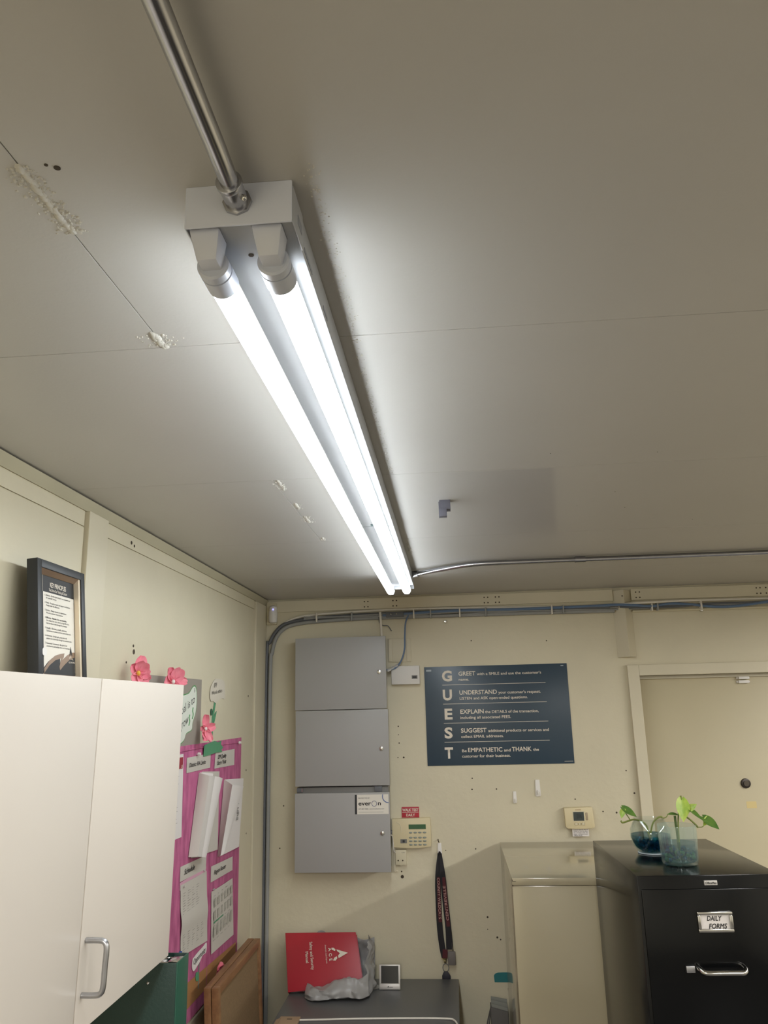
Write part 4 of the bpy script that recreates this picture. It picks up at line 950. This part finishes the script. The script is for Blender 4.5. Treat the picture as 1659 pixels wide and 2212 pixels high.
# dark low cabinet below the enclosures
dc = thing('filing_cabinet', 'low charcoal metal cabinet under the grey enclosures', 'cabinet', (-.35, 3.2, 0))
part('body', MB().box(-.674, -.034, 2.95, 3.476, .02, .817), DESK, dc, bevel=0.002)
part('top', MB().box(-.682, -.028, 2.93, 3.482, .818, .839), DESK, dc, bevel=0.003)
for k in range(2):
    dr = part('drawer', MB().box(-.668, -.040, 2.938, 2.95, .04 + k * .388, .42 + k * .388), DESK, dc, bevel=0.002)
    part('handle', MB().box(-.42, -.29, 2.926, 2.94, .36 + k * .388, .375 + k * .388), CHROME, dr, bevel=0.002)

# ------------------------------------------------ on the charcoal cabinet
ZD = .839
BL, BR, TR, TL = Vector((-.685, 3.30, .846)), Vector((-.393, 3.30, .874)), Vector((-.434, 3.42, 1.026)), Vector((-.722, 3.42, 1.023))
rb = thing('ring_binder', 'red safety manual binder propped up sideways in a grey bag', 'binder', (-.55, 3.35, ZD))
nrm = ((BR - BL).cross(TL - BL)).normalized()
def bil(u, v, d=0.0): return (BL * (1 - u) + BR * u) * (1 - v) + (TL * (1 - u) + TR * u) * v + nrm * d
def slab(d0, d1, u0=0, u1=1, v0=0, v1=1):
    return MB().hexa([bil(u0, v0, d0), bil(u1, v0, d0), bil(u0, v1, d0), bil(u1, v1, d0), bil(u0, v0, d1), bil(u1, v0, d1), bil(u0, v1, d1), bil(u1, v1, d1)])
part('front_cover', slab(-.003, 0), REDB, rb, bevel=0.001)
part('back_cover', slab(-.032, -.029), REDB, rb, bevel=0.001)
part('spine', slab(-.032, 0, 0, .01), REDB, rb, bevel=0.001)
part('pages', slab(-.027, -.006, .02, .96, .03, .97), PAPER, rb)
rdir = (BR - BL).normalized(); udir = nrm.cross(rdir).normalized()
dn = (bil(.5, 0) - bil(.5, 1)).normalized()
rt = dn.cross(-nrm).normalized(); rt = (nrm.cross(dn)).normalized()
if rt.x < 0: rt = -rt
text(rb, 'Safety and Security', bil(.335, .825, .0008), dn, rt, .0115, POSTT, width=.104, bold=.012)
text(rb, 'Manual', bil(.268, .655, .0008), dn, rt, .0115, POSTT, width=.042, bold=.012)
def em(pts, d=.0012): return MB().prism([bil(u, v, d) for u, v in pts], nrm * .0004)
part('emblem', em([(.855, .60), (.70, .675), (.71, .64), (.745, .60), (.715, .555), (.72, .51)]), POSTT, rb)
part('emblem', em([(.635, .708), (.665, .706), (.690, .672), (.680, .645), (.640, .668)]), POSTT, rb)
part('emblem', em([(.640, .475), (.675, .468), (.702, .512), (.695, .548), (.660, .520)]), POSTT, rb)
for k, s in enumerate('ACE'):
    text(rb, s, bil(.592, .70 - k * .095, .0010), dn, rt, .0115, POSTT, bold=.03)
    if k < 2: part('dot', em([(.606, .640 - k * .095), (.613, .640 - k * .095), (.613, .632 - k * .095), (.606, .632 - k * .095)]), POSTT, rb)
text(rb, "America's Cash Express", bil(.545, .765, .0010), dn, rt, .0062, POSTT, width=.070)
# crumpled grey bag around it
def crumple(p, f=14.0):
    a = abs(noise.noise(p * f)); b = abs(noise.noise(p * f * 2.3 + Vector((7, 3, 1)))); c = noise.noise(p * f * .6)
    return .032 * a + .016 * b + .014 * c
def bagfn(u, v):
    prof = [(3.286, .902), (3.262, .895), (3.236, .872), (3.226, .848), (3.30, .8405), (3.40, .841), (3.452, .850), (3.464, .91), (3.468, .96), (3.468, 1.000)]
    t = v * (len(prof) - 1); k = min(int(t), len(prof) - 2); f = t - k
    y = prof[k][0] * (1 - f) + prof[k + 1][0] * f; z = prof[k][1] * (1 - f) + prof[k + 1][1] * f
    x = -.612 + (.238 + .012 * min(1, v * 2)) * u
    e = max(0, abs(u - .5) * 2 - .72) / .28
    p = Vector((x, y, z))
    if v < .45:
        w_ = 1 - v / .45
        y += .034 * e * e
        z += w_ * (.006 * math.sin(u * 11 + 1) - .030 * (1 - u) ** 2 * 1.2 + .004)
        y -= crumple(p) * 1.25 * (.25 + .75 * math.sin(math.pi * min(1, v / .36))); z += (crumple(p + Vector((3, 1, 4))) - .015) * w_ * .8
    elif v > .66:
        y -= crumple(p) * .8
        z += (v - .66) / .34 * (.020 * math.exp(-((u - .12) / .12) ** 2) - .004 + .006 * math.sin(u * 13))
    return Vector((x, min(y, D - .008), max(z, ZD + .0006)))
bgo = thing('plastic_bag', 'crumpled grey plastic bag around the red binder', 'bag', (-.49, 3.35, ZD))
part('bag_body', MB().grid(bagfn, 44, 44), BAG, bgo, solid=.0006)
def sidefn(u, v):
    z = ZD + .002 + v * .160; y = 3.262 + u * .195 + .060 * v * (1 - u) * 1.9
    p = Vector((5, y, z)); n1 = crumple(p, 16)
    x = -.396 + .024 * math.sin(math.pi * u) * (1 - v * .3) + .004 * v + 1.1 * n1
    return Vector((x, min(y, D - .008), z + .006 * math.sin(u * 8) * v))
part('bag_side', MB().grid(sidefn, 26, 30), BAG, bgo, solid=.0006)
# little display
dp = thing('desk_display', 'small silver display with dark square screen on the charcoal cabinet', 'display', (-.29, 3.37, ZD))
DM = Matrix.Translation((-.295, 3.352, ZD)) @ Matrix.Rotation(math.radians(-10), 4, 'X')
part('frame', MB().box(-.041, .041, 0, .012, .001, .086, DM), SILV, dp, bevel=0.002)
part('screen', MB().box(-.0335, .0345, -.0008, .002, .0225, .082, DM), SCREEN, dp)
part('chin', MB().box(-.039, .039, -.0012, .001, .0025, .0200, DM), mat('brushed_silver', (186, 182, 178), .4, .5), dp, bevel=0.001)
part('stand', MB().hexa([(-.32, 3.375, ZD), (-.27, 3.375, ZD), (-.32, 3.41, ZD), (-.27, 3.41, ZD), (-.315, 3.366, .89), (-.275, 3.366, .89), (-.315, 3.372, .89), (-.275, 3.372, .89)]), SILV, dp)
part('logo', MB().prism([DM @ Vector(p) for p in ((-.010, -.0014, .009), (-.003, -.0014, .009), (-.0055, -.0014, .0145))], DM.to_3x3() @ Vector((0, -.0003, 0))).box(-.002, .012, -.0016, -.0012, .009, .0105, DM), INK, dp)
# carton and cable at the front edge
tb = thing('carton', 'small tan cardboard box at the front corner of the charcoal cabinet', 'box', (-.62, 3.0, ZD))
part('box', MB().box(-.660, -.588, 2.955, 3.058, ZD + .0005, .8475), CARD, tb, bevel=0.001)
part('flap', MB().hexa([(-.672, 2.955, .842), (-.655, 2.955, .848), (-.672, 3.04, .842), (-.655, 3.04, .848), (-.672, 2.955, .8435), (-.655, 2.955, .8495), (-.672, 3.04, .8435), (-.655, 3.04, .8495)]), CARD, tb)
part('tape_mark', MB().box(-.632, -.614, 3.030, 3.036, .8475, .848), HOLE, tb)
single('cable', 'white cable lying along the front edge of the charcoal cabinet', 'cable', MB().tube(bez([(-.590, 3.040, .8425), (-.5, 3.046, .8425), (-.37, 3.056, .8425), (-.18, 3.064, .8425), (-.07, 3.062, .8425), (-.045, 3.045, .8425), (-.034, 3.0, .8425), (-.033, 2.945, .8425)], 6), .0032, 8), WHC)

# ------------------------------------------------ plants on the black cabinet
KT = KH
def leaf(base, tip, wd, nrm_, fold=.3, droop=.15):
    b = Vector(base); t = Vector(tip); d = t - b; L = d.length; d.normalize(); n = Vector(nrm_).normalized(); n = (n - d * n.dot(d)).normalized(); s = d.cross(n)
    prof = [0.25, .80, .98, 1.0, .93, .78, .56, .30, 0.02]
    def fn(u, v):
        k = v * 8; i = min(int(k), 7); f = k - i; w_ = (prof[i] * (1 - f) + prof[i + 1] * f) * wd / 2; x = (u - .5) * 2
        back = -.10 * L * abs(x) * max(0, 1 - v * 4)
        return b + d * (L * v + back) + s * (w_ * x) + n * (fold * w_ * abs(x) - droop * L * v * v)
    return MB().grid(fn, 8, 10)
def W1(px, py, y=2.38): return Vector((.557 + (px - 1422) * .00126, y, 1.563 - (py - 1782) * .00126))
def W2(px, py, y=2.55): return Vector((.511 + (px - 1361) * .00137, y, 1.517 - (py - 1800) * .00137))
bc_ = (.571, 2.55, KT)
fb = thing('fishbowl', 'round glass bowl of dark teal water on the black cabinet', 'bowl', bc_)
part('glass', MB().lathe(bc_, [(.036, .0005), (.040, .003), (.052, .022), (.0595, .045), (.058, .066), (.050, .084), (.0435, .093), (.0455, .0975), (.0435, .0975), (.0415, .093), (.048, .083), (.0562, .066), (.0577, .045), (.050, .022), (.038, .0045)], 40), GLASS, fb)
part('base_ring', MB().lathe(bc_, [(.036, .0004), (.0415, .0010), (.0415, .0035), (.036, .0038)], 32), mat('frosted_base', (190, 200, 204), .15), fb)
part('water', MB().lathe(bc_, [(.030, .0062), (.044, .016), (.052, .030), (.0566, .045), (.0572, .0515)], 32), WATERD, fb)
mb = MB()
for k in range(46):
    a = R.random() * 6.28; r = .040 * math.sqrt(R.random()); mb.ball((bc_[0] + r * math.cos(a), bc_[1] + r * math.sin(a), KT + .012 + R.random() * .020), R.uniform(.0045, .0075), 7, 5)
part('glass_beads', mb, BEADB, fb, kind='stuff')
bpnt = thing('pothos_cutting', 'trailing green cutting growing from the round bowl', 'plant', (.555, 2.55, KT + .02))
part('stem', MB().tube(bez([W2(1404, 1822), W2(1400, 1795), W2(1398, 1784), W2(1388, 1776), W2(1372, 1772), W2(1356, 1776), W2(1347, 1778), W2(1344, 1774)], 5), .0026, 8), STEM, bpnt)
parts('stem', [MB().tube(bez([W2(1402, 1815), W2(1407, 1795), W2(1413, 1779), W2(1424, 1769), W2(1432, 1767), W2(1434, 1770)], 5), .0024, 8), MB().tube(bez([W2(1434, 1770), W2(1442, 1768), W2(1447, 1761)], 4), .0016, 6)], STEM, bpnt)
part('petiole', MB().tube(bez([W2(1364, 1772), W2(1358, 1762), W2(1351, 1752), W2(1350, 1749)], 4), .0017, 6), STEM, bpnt)
part('leaf', leaf(W2(1349, 1746), W2(1375, 1768, 2.535), .030, (.5, -.8, .6), .25, -.12), LEAFD, bpnt)
part('leaf', leaf(W2(1353, 1750), W2(1344, 1768, 2.54), .020, (-.6, -.8, .2), .3, .05), LEAFL, bpnt)
mb = MB()
for k in range(9):
    a = R.random() * 6.28; mb.tube(bez([W2(1403, 1818), W2(1403 + 14 * math.cos(a), 1828, 2.55 + .015 * math.sin(a)), W2(1403 + 24 * math.cos(a), 1836, 2.55 + .028 * math.sin(a))], 4), .0009, 5)
part('roots', mb, ROOT, bpnt)
cc = (.606, 2.38, KT)
gc = thing('glass_tumbler', 'ribbed glass tumbler of pale teal water in front of the round bowl', 'glass', cc)
part('glass', MB().lathe(cc, [(.042, .0005), (.0455, .002), (.0475, .008), (.049, .030), (.0505, .060), (.0515, .101)], 160, flute=.011, nf=40, cap=False).lathe(cc, [(.0503, .1008), (.049, .060), (.0475, .030), (.0455, .010), (.040, .006)], 60, cap=False).lathe(cc, [(.0515, .1005), (.0513, .1018), (.0503, .1018), (.0502, .1005)], 60, cap=False).lathe(cc, [(.042, .0005), (.001, .0006)], 40, cap=False), GLASSR, gc)
part('water', MB().lathe(cc, [(.038, .0068), (.0446, .011), (.0465, .030), (.0475, .056)], 40), WATERL, gc)
mb = MB(); mb2 = MB()
for k in range(70):
    a = R.random() * 6.28; r = .038 * math.sqrt(R.random())
    (mb if k % 2 else mb2).ball((cc[0] + r * math.cos(a), cc[1] + r * math.sin(a), KT + .012 + R.random() * .026), R.uniform(.004, .007), 7, 5)
part('glass_beads', mb, BEADG, gc, kind='stuff'); part('glass_beads', mb2, mat('teal_bead', (34, 104, 116), 0.1), gc, kind='stuff')
cp = thing('pothos_cutting', 'bright green cutting with several leaves growing from the ribbed tumbler', 'plant', (.606, 2.38, KT + .02))
part('stem', MB().tube(bez([W1(1461, 1830), W1(1461, 1800), W1(1460, 1775), W1(1460, 1763)], 5), .0034, 8), mat('dark_stem', (74, 96, 44), .5), cp)
part('stem', MB().tube(bez([W1(1463, 1840), W1(1464, 1800), W1(1466, 1775), W1(1469, 1757), W1(1474, 1738), W1(1478, 1727), W1(1478, 1721)], 5), .0022, 8), STEM, cp)
part('stem', MB().tube(bez([W1(1468, 1757), W1(1478, 1763), W1(1488, 1768), W1(1499, 1778), W1(1506, 1786), W1(1506, 1789)], 5), .0024, 8), STEM, cp)
parts('petiole', [MB().tube(bez([W1(1478, 1762), W1(1490, 1756), W1(1500, 1752)], 4), .0016, 6), MB().tube(bez([W1(1506, 1787), W1(1516, 1787), W1(1521, 1783)], 4), .0013, 6)], STEM, cp)
part('leaf', leaf(W1(1479, 1727), W1(1474, 1774, 2.362), .040, (.15, -1, .1), .2, .03), LEAFL, cp)
part('leaf', leaf(W1(1488, 1752), W1(1508, 1738, 2.37), .020, (-.2, -.9, .5), .25, .05), LEAFL, cp)
part('leaf', leaf(W1(1490, 1746), W1(1513, 1774, 2.355), .019, (.5, -.8, .5), .3, -.10), LEAFD, cp)
part('leaf', leaf(W1(1466, 1761), W1(1440, 1757, 2.36), .016, (0, -.5, 1), .3, .05), LEAFD, cp)
part('leaf', leaf(W1(1520, 1766), W1(1546, 1791, 2.355), .030, (.3, -.9, .4), .25, -.06), LEAFD, cp)
part('leaf', leaf(W1(1533, 1766), W1(1517, 1784, 2.37), .017, (.1, -.9, .4), .25, .02), LEAFL, cp)
mb = MB()
for k in range(10):
    a = R.random() * 6.28; mb.tube(bez([W1(1463, 1835), W1(1463 + 12 * math.cos(a), 1847, 2.38 + .014 * math.sin(a)), W1(1463 + 26 * math.cos(a), 1856, 2.38 + .03 * math.sin(a))], 4), .0010, 5)
part('roots', mb, ROOT, cp)
